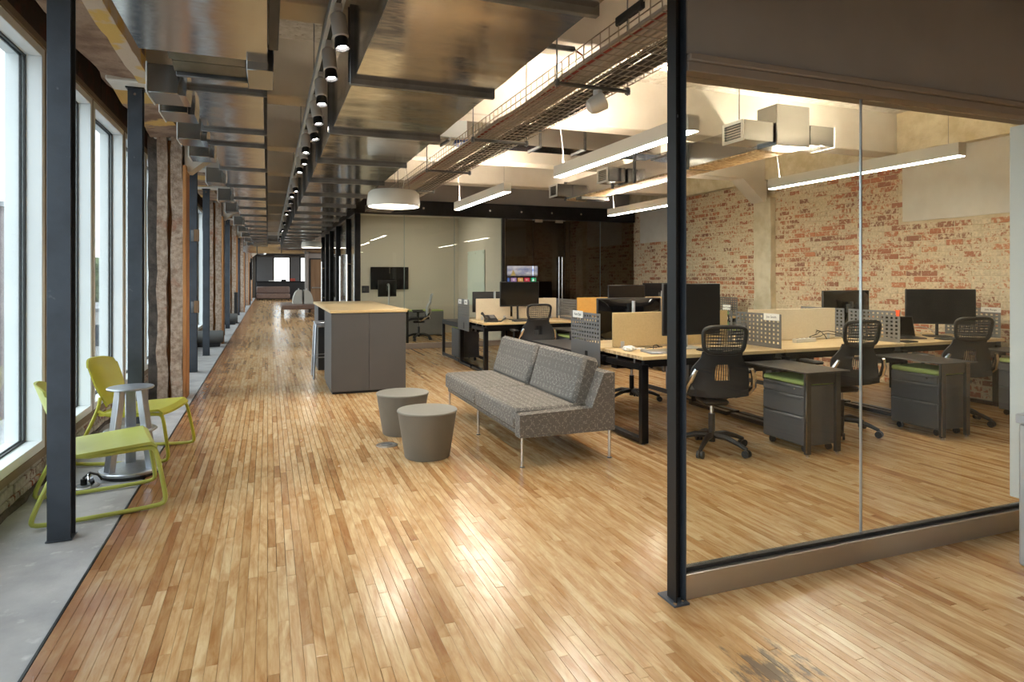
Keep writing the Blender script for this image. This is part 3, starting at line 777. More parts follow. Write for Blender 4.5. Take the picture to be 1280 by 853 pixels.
for y in yy[1:9]:
    for x in (-.03, .735): MB().cyl((x, y, -.02), (x, y, ZB - ZD), .006, n=6).build('hanger_rod', 'galvdark', rd)
# left duct: wide near section with a stepped end, then narrower run with window-side outlets
ld = thing('ceiling_duct', 'galvanised duct near the windows with square outlets on its side', 'duct', (0, 0, ZD))
MB().box(-.625, -.0, -3.4, 3.78, 0, .4, .004).build('duct_section', 'galv', ld)
MB().box(.002, .05, -3.4, 3.6, .01, .41, .003).build('side_rail', 'blacksteel', ld)
MB().box(-.11, .03, 3.78, 4.16, -.05, .10, .004).build('end_box', 'galvend', ld)
for k in range(3): MB().prism([(3.80 + k * .11, .03 + .03 * (k % 2)), (3.90 + k * .11, .0 + .03 * (k % 2)), (3.90 + k * .11, .36), (3.80 + k * .11, .36)], 'x', -.50, -.12).build('stepped_end', 'galvdark', ld, smooth=0)
ly = [4.14, 4.43, 5.63, 6.2, 7.6, 9.0, 10.4, 11.8, 13.2, 14.6, 16.0, 17.4, 18.8, 20.2, 21.6, 23.0, 24.4, 25.8]
for a, b in zip(ly, ly[1:]):
    MB().prism([(a + .01, .0), ((a + b) / 2, .005), (b - .01, 0), (b - .01, .4), (a + .01, .4)], 'x', -.47, -.03).build('duct_section', 'galv', ld, smooth=20)
for y in ly: MB().box(-.492, -.006, y - .014, y + .014, -.022, .41, .003).build('flange', 'galvdark', ld)
for y in (3.6, 5.9, 8.3, 10.4): MB().cyl((-.02, y, .4), (-.02, y, ZC - ZD), .006, n=6).build('hanger_rod', 'galvdark', ld)
for y in (4.3, 4.78, 5.67, 6.45, 8.15, 10.0, 11.7, 14.5, 16.6, 18.8, 21.2, 23.5):
    o = MB().box(-.665, -.50, y, y + .30, -.085, .085, .003).build('outlet_box', 'galvend', ld)
    MB().box(-.672, -.664, y - .006, y + .306, -.092, .092, .002).build('rim', 'frame', o)
    MB().prism([(-.50, -.09), (-.50, -.03), (-.47, .06), (-.45, .06), (-.46, -.09)], 'y', y + .01, y + .28).build('collar', 'chrome', o)
# far round duct and cross pieces
r = thing('ceiling_duct', 'large round galvanised duct crossing at the far end of the walkway', 'duct', (0, 27.2, 2.75))
MB().cyl((-.9, 0, 0), (2.6, 0, 0), .38, n=24).build('duct_section', 'galv', r)
for x in (-.4, .5, 1.4): MB().cyl((x - .02, 0, 0), (x + .02, 0, 0), .395, n=24).build('flange', 'galvdark', r)
MB().cyl((-.3, 1.2, .1), (-.3, 9, .1), .28, n=20).build('duct_section', 'galv', r)
for x in (.2, 1.2): MB().cyl((x, 0, .38), (x, 0, ZC - 2.75), .008, n=6).build('hanger_rod', 'galvdark', r)
# cross duct feeding the work room
r = thing('ceiling_duct', 'galvanised cross duct tucked behind a beam, feeding the desk area', 'duct', (0, 7.0, 2.97))
MB().box(1.36, 3.0, 0, .36, 0, .34, .004).build('duct_section', 'galv', r); MB().box(3.02, 4.68, 0, .36, 0, .34, .004).build('duct_section', 'galv', r)
for x in (1.9, 3.01, 3.6, 4.3): MB().box(x - .012, x + .012, -.015, .375, -.015, .355).build('flange', 'galvdark', r)
MB().cyl((2.15, .1, .0), (2.15, .1, -.03), .17, n=24).build('flexible_collar', 'blue', r, label='blue flexible collar')
MB().box(1.7, 2.1, -.03, 0, .02, .3, .004).build('access_panel', 'frame', r)
# supply duct above the desks with grilles
sd = thing('ceiling_duct', 'galvanised supply duct with louvred outlets above the desks', 'duct', (4.72, 0, 2.74))
ys = [5.3, 6.5, 7.7, 8.3, 9.9]
for a, b in zip(ys, ys[1:]):
    MB().box(0, .36, a + .006, b - .006, 0, .28, .004).build('duct_section', 'galv', sd)
    MB().box(.004, .356, a + .03, b - .03, -.02, -.001).build('bottom_sheet', 'plyedge', sd)  # wood-toned sheet along the underside of the duct
for y in ys[1:]: MB().box(-.02, .38, y - .014, y + .014, -.02, .30, .002).build('flange', 'galvdark', sd)
MB().box(-.02, .40, 5.02, 5.3, -.01, .40, .005).build('end_box', 'galvend', sd)
def outlet(y, x0, x1, face):
    o = MB().box(min(x0, x1), max(x0, x1), y, y + .3, .02, .22, .004).build('outlet_box', 'galvend', sd)
    g = MB(); xf = face
    g.box(xf - .006, xf + .006, y - .004, y + .03, .016, .224).box(xf - .006, xf + .006, y + .27, y + .304, .016, .224).box(xf - .006, xf + .006, y + .03, y + .27, .016, .045).box(xf - .006, xf + .006, y + .03, y + .27, .195, .224)
    g.build('grille_frame', 'whiteplastic', o)
    lv = MB()
    for q in range(6): lv.bar((xf, y + .03, .058 + q * .026), (xf, y + .27, .058 + q * .026), .014, .004)
    lv.build('louvre', 'blackplastic', o)
outlet(5.05, -.40, -.03, -.405); outlet(5.02, .41, .72, .725); outlet(9.62, -.28, -.005, -.285); outlet(7.9, -.30, -.02, -.305)
for y in (5.8, 8.0): MB().cyl((.18, y, .28), (.18, y, ZC - 2.74), .006, n=6).build('hanger_rod', 'galvdark', sd)
MB().box(-.05, .45, 9.2, 9.4, -.07, -.02, .004).build('support_bracket', 'galvdark', sd)

# cable basket trays
def tray(x0, x1, cab, lab, zt):
    r = thing('cable_tray', lab, 'cable tray', (0, 0, zt), 0, 'wire basket trays')
    mb = MB(); y0, y1 = 2.56, 12.4; rr = .0025; h = .11
    nl = 5
    for q in range(nl + 1):
        x = x0 + (x1 - x0) * q / nl; mb.bar((x, y0, 0), (x, y1, 0), .005, .005)
    for x in (x0, x1):
        for z in (.05, h): mb.bar((x, y0, z), (x, y1, z), .005, .005)
    y = y0
    while y < y1:
        mb.bar((x0, y, -.004), (x1, y, -.004), .005, .005); mb.bar((x0, y, 0), (x0, y, h), .005, .005); mb.bar((x1, y, 0), (x1, y, h), .005, .005); y += .1
    mb.build('wire_basket', 'wire', r, smooth=0, kind='stuff')
    n = 7
    for q in range(n):
        x = x0 + .02 + (x1 - x0 - .04) * q / (n - 1); pts = []
        for j in range(26):
            yv = y0 + (y1 - y0) * j / 25; pts.append((x + .008 * math.sin(j * 1.7 + q * 2), yv, .018 + .006 * math.sin(j * 1.1 + q)))
        MB().tube(pts, .0135 if cab == 'cable' else .011, 6).build('cable', 'redcable' if (q == 1 and cab == 'cable') else cab, r)
    return r
t1 = tray(1.72, 1.935, 'cable', 'left wire basket tray full of pale cables', 2.665)
t2 = tray(1.955, 2.19, 'cabledark', 'right wire basket tray carrying dark cables', 2.665)
for i, y in enumerate((3.69, 5.46, 7.23, 9.0, 10.8)):
    s_ = thing('tray_hanger', 'steel strut on two rods under the wire trays, %s from the near glass' % ORD[i], 'hanger', (0, y, 2.655), 0, 'struts under the wire trays')
    MB().cyl((1.69, 0, -.012), (2.225, 0, -.012), .014, n=10).build('strut', 'galvdark', s_)
    for x in (1.70, 2.21):
        MB().cyl((x, 0, -.04), (x, 0, ZC - 2.655), .005, n=6).build('rod', 'galvdark', s_); MB().cyl((x, 0, -.032), (x, 0, .01), .018, n=6).build('nut', 'galvdark', s_)
r = thing('conduit', 'short pipe conduit with a coupling under the beam beside the wire tray', 'pipe', (1.68, 3.93, 2.965))
MB().cyl((-.35, 0, 0), (.12, 0, 0), .012, n=10).build('pipe', 'galvdark', r); MB().cyl((.06, 0, 0), (.26, 0, 0), .019, n=10).build('coupling', 'galvdark', r); MB().box(-.1, -.08, -.015, .05, -.01, .065).build('strap', 'galvdark', r)
MB().tube([(.26, 0, 0), (.33, .01, -.03), (.36, .02, -.12), (.34, .03, -.22)], .006, 6).build('lead', 'redcable', r)
MB().box(1.708, 1.732, 2.72, 2.98, .075, .125, .006).build('sleeve', 'blackplastic', t1)
r = thing('swivel_lamp', 'round white swivel fitting hung beneath the nearest tray strut', 'fixture', (1.99, 3.69, 2.614))
MB().cyl((0, 0, .012), (0, 0, -.03), .03, n=16).build('mount', 'spotgrey', r)
bm_ = MB(); bm_.m = Matrix.Translation((.0, 0, -.07)) @ Matrix.Rotation(R(62), 4, 'Y') @ Matrix.Rotation(R(20), 4, 'X'); bm_.lathe([(.02, -.075), (.045, -.06), (.056, -.03), (.058, .045), (.05, .05)], 24); bm_.build('housing', 'lampwhite', r)
bm_ = MB(); bm_.m = Matrix.Translation((.0, 0, -.07)) @ Matrix.Rotation(R(62), 4, 'Y') @ Matrix.Rotation(R(20), 4, 'X'); bm_.cyl((0, 0, .05), (0, 0, .053), .048, n=20); bm_.build('lens', 'spotgrey', r)

# light track with spotlights
XT, ZK = .345, 2.86
r = thing('light_track', 'long white ceiling track carrying the spotlights', 'light track', (XT, 0, ZK))
MB().box(-.035, .035, -3.4, 24, 0, .07, .003).build('rail', 'frame', r); MB().box(-.012, .012, -3.4, 24, -.004, .0005).build('slot', 'ink', r)
for y in (1.0, 3.2, 5.4, 7.6, 9.8, 12, 14.2, 16.4): MB().cyl((0, y, .07), (0, y, ZC - ZK), .005, n=6).build('hanger_rod', 'galvdark', r)
spots = [(.6, (1.08, 2.28)), (1.2, (.435, 2.8)), (1.8, (1.99, 2.0)), (3.52, (1.12, 3.45)), (4.08, (.9, 4.0)), (4.72, (.6, 4.2)), (5.32, (1.35, 5.3)), (5.95, (2.2, 5.6)), (6.6, (.3, 6.2)),
         (7.25, (1.0, 7.4)), (7.85, (.2, 7.6)), (9.6, (1.1, 9.6)), (10.3, (.1, 10.0)), (11.1, (.4, 11.6)), (12.3, (.9, 12.6)), (13.2, (0, 13.0)), (15.6, (.4, 15.8)), (17.9, (.9, 17.5)), (18.6, (0, 18.6)), (20.8, (.5, 20.6)), (22.4, (.3, 22.6)), (23.6, (.9, 23.4))]
def spotlight(y, target, lab):
    t = thing('track_spotlight', lab, 'spotlight', (XT, y, ZK), 0, 'spotlights on the ceiling track')
    MB().box(-.018, .018, -.05, .05, -.03, 0, .003).build('adapter', 'spotgrey', t)
    MB().tube([(.0, .03, -.03), (.02, .05, -.06), (.025, .04, -.10)], .004, 6).build('lead', 'whiteplastic', t)
    d = (Vector((target[0], target[1], 0)) - Vector((XT, y, ZK - .1))).normalized()
    d = (Vector((d.x * .45, d.y * .25 - .12, -1))).normalized()
    q = d.to_track_quat('-Z', 'Y').to_matrix().to_4x4(); q.translation = Vector((0, 0, -.045))
    for nm, m_, prof in (('housing', 'spotgrey', [(.034, .0), (.041, -.008), (.041, -.125), (.034, -.13)]), ('snoot', 'blackplastic', [(.03, -.128), (.034, -.135), (.040, -.19), (.036, -.19), (.026, -.165)])):
        b = MB(); b.m = q; b.lathe(prof, 20, cap=(nm == 'housing')); b.build(nm, m_, t)
    b = MB(); b.m = q; b.lathe([(.021, -.176), (.021, -.179)], 20); b.build('lens', 'spotlit', t)
    ld_ = bpy.data.lights.new('spot_beam', 'SPOT'); lo = bpy.data.objects.new('spot_beam', ld_); COL.objects.link(lo); lo.parent = t
    ld_.energy = SPOT; ld_.spot_size = R(46); ld_.spot_blend = .8; ld_.shadow_soft_size = .03; ld_.color = (1, .92, .80)
    aim = (Vector((target[0], target[1], 0)) - Vector((XT, y, ZK - .28))).normalized()
    lo.location = q @ Vector((0, 0, -.21)); lo.rotation_euler = aim.to_track_quat('-Z', 'Y').to_euler()
for i, (y, tg) in enumerate(spots):
    spotlight(y, tg, 'pale grey track spotlight with black snoot, %s from the near end of the track' % ORD[i])

# linear pendants
def linear(x, y0, y1, z, lab, up=True):
    t = thing('linear_pendant', lab, 'lamp', (x, (y0 + y1) / 2, z), 0, 'linear pendants over the desks'); h = (y1 - y0) / 2
    MB().box(-.047, -.041, -h, h, .004, .115).box(.041, .047, -h, h, .004, .115).box(-.041, .041, -h, -h + .006, .004, .115).box(-.041, .041, h - .006, h, .004, .115).box(-.041, .041, -h + .006, h - .006, .055, .06).build('housing', 'lampwhite', t)
    MB().box(-.0405, .0405, -h + .007, h - .007, .0, .008).build('diffuser', 'lit', t)
    if up: MB().box(-.035, .035, -h + .02, h - .02, .098, .104).build('uplight', 'uplit', t)
    for y in (-h + .12, h - .12): MB().cyl((0, y, .06), (0, y, ZC - z), .0018, n=5).build('suspension_wire', 'galvdark', t)
    MB().tube([(.0, h - .14, .1), (.01, h - .1, .3), (-.01, h - .06, .6), (0, h - .08, ZC - z)], .005, 6).build('power_cord', 'whiteplastic', t)
linear(2.80, 3.78, 6.06, 2.45, 'white linear pendant over the sofa, passing behind the black post')
linear(2.70, 7.28, 9.5, 2.45, 'short-looking white linear pendant before the glass office')
linear(5.36, 7.47, 9.52, 2.45, 'white linear pendant over the far desks by the brick wall')
linear(5.50, 3.75, 5.97, 2.45, 'white linear pendant seen through the near glass')

linear(2.10, -2.9, -.7, 2.45, 'added unseen linear pendant near the rear wall, nearer the walkway', False)  # unseen pendants added behind the camera to brighten the wall over the glass
linear(3.55, -2.9, -.7, 2.45, 'added unseen linear pendant near the rear wall, nearer the brick wall', False)  # second added pendant, also out of view

def drum(x, y, r, z, lab):
    t = thing('drum_pendant', lab, 'lamp', (x, y, z), 0, 'round drum pendants')
    MB().lathe([(r - .012, .0), (r, .0), (r + .004, .04), (r - .01, .15), (r - .04, .18), (r - .06, .18), (r - .03, .14), (r - .014, .04), (r - .012, .0)], 48, cap=False).build('shade', 'lampwhite', t)
    MB().lathe([(0, .178), (r - .05, .178), (r - .05, .182), (0, .182)], 48).build('shade_top', 'lampwhite', t)
    MB().lathe([(r - .014, .012), (r - .014, .016)], 48).build('diffuser', 'drumlit', t)
    for a in range(3): MB().cyl((math.cos(a * 2.1 + .4) * r * .75, math.sin(a * 2.1 + .4) * r * .75, .18), (math.cos(a * 2.1) * .02, math.sin(a * 2.1) * .02, ZC - z), .0022, n=5).build('suspension_wire', 'galvdark', t)
    MB().tube([(.1, 0, .18), (.14, .02, .4), (.05, .0, .8), (0, 0, ZC - z)], .004, 6).build('power_cord', 'whiteplastic', t)
drum(1.34, 7.35, .295, 2.225, 'white drum pendant over the near end of the island')
drum(1.19, 19.7, .285, 2.29, 'white drum pendant far down the walkway')

# ------------------------------------------------------------------ lounge furniture
# sofa: local x = depth (front at 0, back at .80), y = along
so = thing('sofa', 'two seat armless grey dotted fabric sofa on thin steel legs', 'sofa', (1.745, 4.44, 0))
SL = 2.12
MB().prism([(.0, .225), (.80, .225), (.80, .415), (.0, .395)], 'y', .0, .10).build('side_panel', 'sofa', so, smooth=20)
MB().box(0.02, .80, .10, SL, .222, .27, .01).build('base', 'sofa', so)
for k, (a, b) in enumerate(((.105, 1.09), (1.10, SL))):
    MB().box(-.01, .66, a, b, .265, .425, .022).build('seat_cushion', 'sofa', so)
    c = MB(); c.m = Matrix.Translation((.56, 0, .40)) @ Matrix.Rotation(R(17), 4, 'Y'); c.box(-.07, .075, a + .03, b - .03, .0, .40, .03); c.build('back_cushion', 'sofa', so)
MB().prism([(.60, .41), (.80, .41), (.80, .675), (.705, .675)], 'y', 0, SL).build('back_frame', 'sofa', so, smooth=20)
for x, y in ((.03, .03), (.77, .03), (.03, 1.10), (.77, 1.10), (.03, 2.08), (.77, 2.08)):
    o = MB().cyl((x, y, .008), (x, y, .225), .0125, n=14).build('leg', 'chrome', so); MB().cyl((x, y, 0), (x, y, .008), .018, n=14).build('foot', 'galvdark', o)
def pouf(x, y, lab):
    t = thing('pouf', lab, 'pouf', (x, y, 0), 0, 'tapered stools before the sofa')
    MB().lathe([(.172, 0), (.178, .006), (.232, .352), (.238, .36)], 56).build('body', 'pouf', t); MB().lathe([(.238, .361), (.239, .366), (.235, .372), (0, .373)], 56).build('top', 'pouftop', t)
pouf(1.185, 5.03, 'nearer olive-grey tapered round stool'); pouf(1.15, 5.86, 'olive-grey tapered round stool behind the nearer one, beside the island')
def outletdisc(x, y, lab, plug):
    t = thing('floor_outlet', lab, 'floor outlet', (x, y, 0)); MB().lathe([(.09, 0), (.09, .004), (.08, .008), (.06, .008), (.058, .006), (0, .006)], 40).build('ring', 'stainless', t)
    MB().lathe([(.05, .008), (.045, .012), (0, .012)], 24).build('lid', 'greysteel', t); return t
outletdisc(.94, 5.47, 'round steel floor outlet on the maple beside the nearer stool', False)
fo = outletdisc(-1.17, 5.12, 'round steel floor outlet with an open lid on the concrete', True)
l = MB(); l.m = Matrix.Rotation(R(70), 4, 'Y') @ Matrix.Translation((-.02, 0, .05)); l.cyl((0, 0, 0), (0, 0, .006), .05, n=20); l.build('open_lid', 'chrome', fo)
r = thing('extension_lead', 'black plug and cord from the floor outlet to the side table', 'cord', (-1.17, 5.12, 0))
MB().tube([(0, 0, .012), (.0, .0, .06), (.03, .02, .085), (.07, .05, .06), (.085, .07, .03), (.09, .075, .016)], .008, 8).build('cord', 'blackplastic', r); MB().cyl((0, 0, .012), (0, 0, .05), .02, n=12).build('plug', 'blackplastic', r)

# green sled chair: faces +x
def sled(m, lab, loc, rz):
    t = thing('lounge_chair', lab, 'chair', loc, rz, 'green sled chairs at the window')
    def seat(u, v):
        x = .27 - .46 * v; z = .395 - .03 * v + .012 * math.cos((u - .5) * PI) * -1 + (.0 if v > .08 else -.03 * (1 - v / .08) ** 2)
        wd = .265 - .015 * v; return (x, (u - .5) * 2 * wd, z)
    MB().sheet(seat, 10, 14, (0, 0, .018)).build('seat', m, t)
    def back(u, v):
        wd = (.17 + .055 * min(1, v * 2.2)) * (1 if v < .86 else 1 - .10 * ((v - .86) / .14) ** 2)
        yy_ = (u - .5) * 2 * wd; curve = .05 * (1 - (2 * u - 1) ** 2)
        return (-.165 - .125 * v - curve, yy_, .42 + .365 * v - (.025 * abs(2 * u - 1) ** 4 if v > .9 else 0))
    MB().sheet(back, 12, 12, (-.014, 0, .003)).build('backrest', m, t)
    for sgn in (-1, 1):
        y = sgn * .25
        pts = [(-.205, sgn * .20, .50), (-.205, y * .90, .43), (-.25, y * .97, .30), (-.34, y * 1.1, .10), (-.36, y * 1.12, .035), (-.33, y * 1.13, .014), (.28, y * 1.13, .014), (.315, y * 1.13, .035), (.31, y * 1.1, .10), (.27, y * 1.02, .33), (.255, y, .365), (.22, y * .97, .375), (-.12, y * .94, .355), (-.205, y * .90, .40)]
        f = []
        for a, b in zip(pts, pts[1:]):
            a = Vector(a); b = Vector(b)
            for q in range(3): f.append(a.lerp(b, q / 3))
        f.append(Vector(pts[-1]))
        for _ in range(2): f = [f[0]] + [(f[i - 1] + f[i] * 2 + f[i + 1]) / 4 for i in range(1, len(f) - 1)] + [f[-1]]
        MB().tube(f, .0135, 8).build('sled_leg', m, t)
    MB().tube([(-.20, -.22, .372), (-.20, .22, .372)], .012, 8).build('cross_bar', m, t)
    return t
sled('lime', 'pale green sled chair half hidden by the nearest steel column', (-.965, 4.685, 0), R(14))
sled('green', 'olive yellow sled chair beyond the metal side table', (-.955, 5.87, 0), R(-13))
# aluminium side table with power legs
st = thing('side_table', 'brushed metal power tower table between the green chairs', 'table', (-.93, 5.34, 0), R(35))
MB().lathe([(.197, .022), (.202, .03), (.202, .04), (.197, .046), (0, .046)], 56).build('base', 'alu', st); MB().lathe([(.185, .0), (.19, .006), (.19, .022), (0, .022)], 40).build('base_ring', 'blackplastic', st)
MB().lathe([(0, .31), (.165, .31), (.17, .314), (.17, .32), (.165, .324), (0, .324)], 48).build('shelf', 'alu', st)
MB().lathe([(0, .615), (.147, .615), (.152, .62), (.152, .626), (.147, .63), (0, .63)], 56).build('top', 'alu', st)
for k in range(3):
    a = 2 * PI * k / 3 + R(-55); ca, sa = math.cos(a), math.sin(a)
    lg = MB(); p0 = Vector((ca * .15, sa * .15, .04)); p1 = Vector((ca * .075, sa * .075, .615))
    lg.bar(p0, p1, .07, .045, .004, up=(ca, sa, 0)); o = lg.build('leg', 'alu', st)
    for z in (.66, .82):
        c = p0.lerp(p1, z); nrm = Vector((ca, sa, .13)).normalized()
        s2 = MB(); s2.bar(c + nrm * .0245 - Vector((0, 0, .042)), c + nrm * .0245 + Vector((-ca * .011, -sa * .011, .042)), .042, .006, 0, up=(ca, sa, 0)); s2.build('socket', 'blackplastic', o)

# island with bar stool
il = thing('island', 'bar height slate island with a pale maple top', 'island', (.70, 8.05, 0))
MB().box(.0, .94, -.01, 3.06, .985, 1.02, .004).build('top', 'maple', il)
MB().box(.015, .92, .02, 1.0, .05, .985, .002).build('near_cabinet', 'island', il)
MB().box(.015, .464, .0, .02, .03, .983, .002).build('door', 'island', il); MB().box(.468, .92, .0, .02, .03, .983, .002).build('door', 'island', il)
MB().box(.03, .90, .03, .98, 0, .05).build('plinth', 'blackpanel', il)
MB().box(.02, .92, 2.2, 2.24, 0, .985).build('panel', 'blackpanel', il); MB().box(.015, .92, 2.24, 3.02, .0, .985, .003).build('far_cabinet', 'island', il)
MB().box(.48, .5, 1.0, 2.2, 0, .985).build('modesty_panel', 'blackpanel', il)
bs = thing('bar_stool', 'brushed aluminium bar stool tucked under the island', 'stool', (.80, 9.58, 0))
MB().box(-.19, .19, -.19, .19, .765, .79, .012).build('seat', 'alu', bs)
for x, y in ((-1, -1), (1, -1), (-1, 1), (1, 1)):
    MB().tube([(x * .165, y * .165, .77), (x * .175, y * .175, .70), (x * .205, y * .205, 0)], .014, 8).build('leg', 'alu', bs)
for z in (.30,):
    k_ = .193; MB().tube([(-k_, -k_, z), (k_, -k_, z), (k_, k_, z), (-k_, k_, z)], .009, 6, closed=True).build('foot_ring', 'alu', bs)
MB().box(-.18, .18, -.18, .18, .72, .765, .01).build('apron', 'alu', bs)

# ------------------------------------------------------------------ work benches
X0, DW = 2.93, 1.53
DZ = .755
def make_desk(lab):
    # local origin: front-left corner of the worktop at the floor; +y towards the screen line
    t = thing('desk', lab, 'desk', (0, 0, 0), 0, 'benching desks')
    MB().box(.008, DW - .008, 0, .655, DZ - .032, DZ, .003).build('worktop', 'maple', t)
    MB().box(.005, .0085, .004, .651, DZ - .03, DZ - .002).build('end_grain', 'plyedge', t)
    MB().box(.06, DW - .06, .06, .10, DZ - .10, DZ - .04).build('rail', 'blacksteel', t); MB().box(.06, DW - .06, .52, .62, DZ - .17, DZ - .13).box(.06, DW - .06, .52, .524, DZ - .17, DZ - .06).build('cable_trough', 'blacksteel', t)
    for x in (.02, DW - .085):
        MB().box(x, x + .065, .03, .085, .012, DZ - .075, .003).build('leg', 'blacksteel', t)
        MB().box(x, x + .065, .085, .655, DZ - .125, DZ - .075, .003).build('top_rail', 'blacksteel', t); MB().box(x, x + .065, .085, .655, .012, .05, .003).build('foot_rail', 'blacksteel', t)
        MB().cyl((x + .03, .06, 0), (x + .03, .06, .014), .018, n=10).build('glide', 'chrome', t)
        for y in (.2, .5): MB().cyl((x + .03, y, DZ - .08), (x + .03, y, DZ - .03), .008, n=6).build('spacer', 'galvdark', t)
    return t
ROWS = [('near', 4.66), ('far', 8.9)]
SN = ['left', 'middle', 'right']
d0 = None
for rn, y0 in ROWS:
    for k in range(3):
        for side in (0, 1):
            lab = '%s desk of the %s bench, side %s the camera' % (SN[k], rn, 'towards' if side == 0 else 'away from')
            loc = (X0 + DW * k, y0, 0) if side == 0 else (X0 + DW * (k + 1), y0 + 1.37, 0); rz = 0 if side == 0 else PI
            if d0 is None: d0 = make_desk(lab); d0.location = loc; d0.rotation_euler.z = rz
            else: dup(d0, loc, rz, lab)
# beige screens along the centre line
for rn, y0, spans in (('near', 4.66, ((3.04, 4.36, 'beige'), (4.62, 5.80, 'ivory'))), ('far', 8.9, ((3.03, 3.60, 'ivory'), (3.64, 4.40, 'ivory'), (4.78, 5.85, 'ochre'), (6.1, 7.4, 'beige')))):
    for i, (a, b, m) in enumerate(spans):
        s_ = thing('desk_screen', '%s fabric screen on the %s bench, %s from the left' % (m, rn, ORD[i]), 'desk screen', (a, y0 + .685, 0), 0, 'fabric desk screens')
        MB().box(0, b - a, -.012, .012, DZ + .008, 1.087, .004).build('panel', m, s_)
        for x in (.1, b - a - .1): MB().box(x - .02, x + .02, -.014, .014, DZ - .06, DZ + .06, .002).build('clamp', 'silverplastic', s_)
# perforated steel dividers
def perf():
    mb = MB(); n, mrow = 11, 7; W_, H0, H1 = .62, DZ + .02, 1.075; cw = W_ / (n * 2 + 1); rh = .30 / (mrow * 2 + 1); t = .0025
    top = H1; bot = H1 - .30
    for i in range(n + 1): mb.box(-t, t, i * 2 * cw, (i * 2 + 1) * cw, bot, top)
    for i in range(n):
        for j in range(mrow + 1): mb.box(-t, t, (i * 2 + 1) * cw, (i * 2 + 2) * cw, bot + j * 2 * rh, bot + (j * 2 + 1) * rh)
    mb.box(-t, t, 0, W_, .575, bot)
    return mb
pm = perf().mesh('perforated_panel', 'greysteel', 0)
bk = MB().box(-.0035, .0035, .25, .31, .60, .70, .002).mesh('bracket', 'blacksteel')
div = {}
for rn, y0 in ROWS:
    for k in range(3):
        for side in (0, 1):
            x = X0 + DW * (k + 1) if side == 0 else X0 + DW * k
            lab = 'grey perforated steel divider at the %s end of the %s desk, %s bench %s side' % ('right' if side == 0 else 'left', SN[k], rn, 'front' if side == 0 else 'back')
            t = thing('desk_divider', lab, 'divider', (x, y0 + .05 if side == 0 else y0 + .725, 0), 0, 'perforated steel dividers')
            link('panel', pm, t); link('bracket', bk, t); div[(rn, k, side)] = t
def nametag(t, s, y, z, w_, h_, sgn=-1):
    o = MB().box(-.003, 0, -w_ / 2, w_ / 2, -h_ / 2, h_ / 2).build('name_tag', 'paper', t, (-.003, y, z), label='white name tag')
    text('lettering', s, h_ * .52, 'ink', o, (-.0036, 0, 0), (R(90), 0, R(-90)))
nametag(div[('near', 0, 0)], 'Jon Smith', .12, 1.045, .20, .065)
nametag(div[('near', 2, 0)], 'Julie Runge', .10, 1.06, .21, .055)
nametag(div[('near', 0, 1)], 'Kate Opal', .46, 1.05, .22, .07)
nametag(div[('far', 0, 1)], 'Lisa', .5, 1.03, .17, .075); nametag(div[('far', 0, 1)], 'Matt', .16, 1.03, .17, .075)
dp = div[('near', 1, 1)]
nametag(dp, 'Ann Crowe', .08, 1.11, .12, .05)
o = MB().box(-.003, 0, -.05, .05, -.10, .10).build('poster', 'poster_green', dp, (-.003, .10, .97), label='green sticker with a round badge')
bb = MB(); bb.m = Matrix.Rotation(R(-90), 4, 'Y'); bb.cyl((.03, -.02, .0035), (.03, -.02, .005), .045, n=24); bb.build('badge', 'darkink', o)
bb = MB(); bb.m = Matrix.Rotation(R(-90), 4, 'Y'); bb.cyl((.03, -.02, .005), (.03, -.02, .006), .023, n=20); bb.build('badge_centre', 'paper', o)
r = thing('paper_clip', 'bright orange clip on the top of a perforated divider', 'clip', (X0 + DW * 2, 4.73, 1.075))
MB().box(-.008, .008, -.02, .03, -.002, .012, .002).build('cap', 'orange', r); MB().box(-.010, -.004, -.02, .02, -.05, 0, .002).build('tab', 'orange', r)

# steel returns with pedestals
def make_return(lab, ln=.725, framed=False):
    t = thing('return_table', lab, 'side table', (0, 0, 0), 0, 'steel return tables'); m = 'blackpanel' if framed else 'hotrolled'
    MB().box(0, .465, 0, ln, .655, .665, .002).build('top', m, t)
    MB().box(0, .465, ln - .01, ln, .575, .655).build('rear_apron', m, t)
    for x in (0.0, .415 if framed else .31):
        MB().box(x, x + .05, .0, .03, .015, .655, .002).build('leg', m, t); MB().cyl((x + .025, .015, 0), (x + .025, .015, .015), .016, n=10).build('glide', 'chrome', t)
    if framed:
        for x in (0, .455): MB().box(x, x + .01, .03, ln - .01, .585, .655, .002).build('side_rail', m, t); MB().box(x, x + .01, .03, ln - .01, .02, .075, .002).build('foot_rail', m, t)
    else:
        MB().box(0, .004, .0, .012, .03, .655).build('edge_strip', 'galv', t); MB().box(.05, .31, .012, .018, .57, .655).build('front_apron', m, t)
    return t
def make_ped(lab):
    # drawers face -x
    t = thing('pedestal', lab, 'drawer unit', (0, 0, 0), 0, 'mobile pedestals')
    MB().box(.012, .36, 0, .46, .06, .545, .004).build('body', 'pedestal', t)
    for z0, z1 in ((.465, .54), (.30, .455), (.07, .29)):
        o = MB().box(0, .014, .004, .456, z0, z1, .004).build('drawer', 'pedestal', t); MB().box(-.006, 0, .03, .43, z1 - .022, z1 - .006, .002).build('pull', 'pedestal', o)
    MB().cyl((-.003, .1, .515), (0.002, .1, .515), .01, n=10).build('lock', 'chrome', t)
    MB().box(.0, .36, 0, .46, .546, .59, .012).build('cushion', 'cushion', t, label='sage green seat pad')
    for x, y in ((.06, .05), (.31, .05), (.06, .41), (.31, .41)): MB().cyl((x - .012, y, .028), (x + .012, y, .028), .028, n=14).box(x - .012, x + .012, y - .012, y + .012, .04, .06).build('caster', 'blackplastic', t)
    return t
rt = {}; pd0 = None
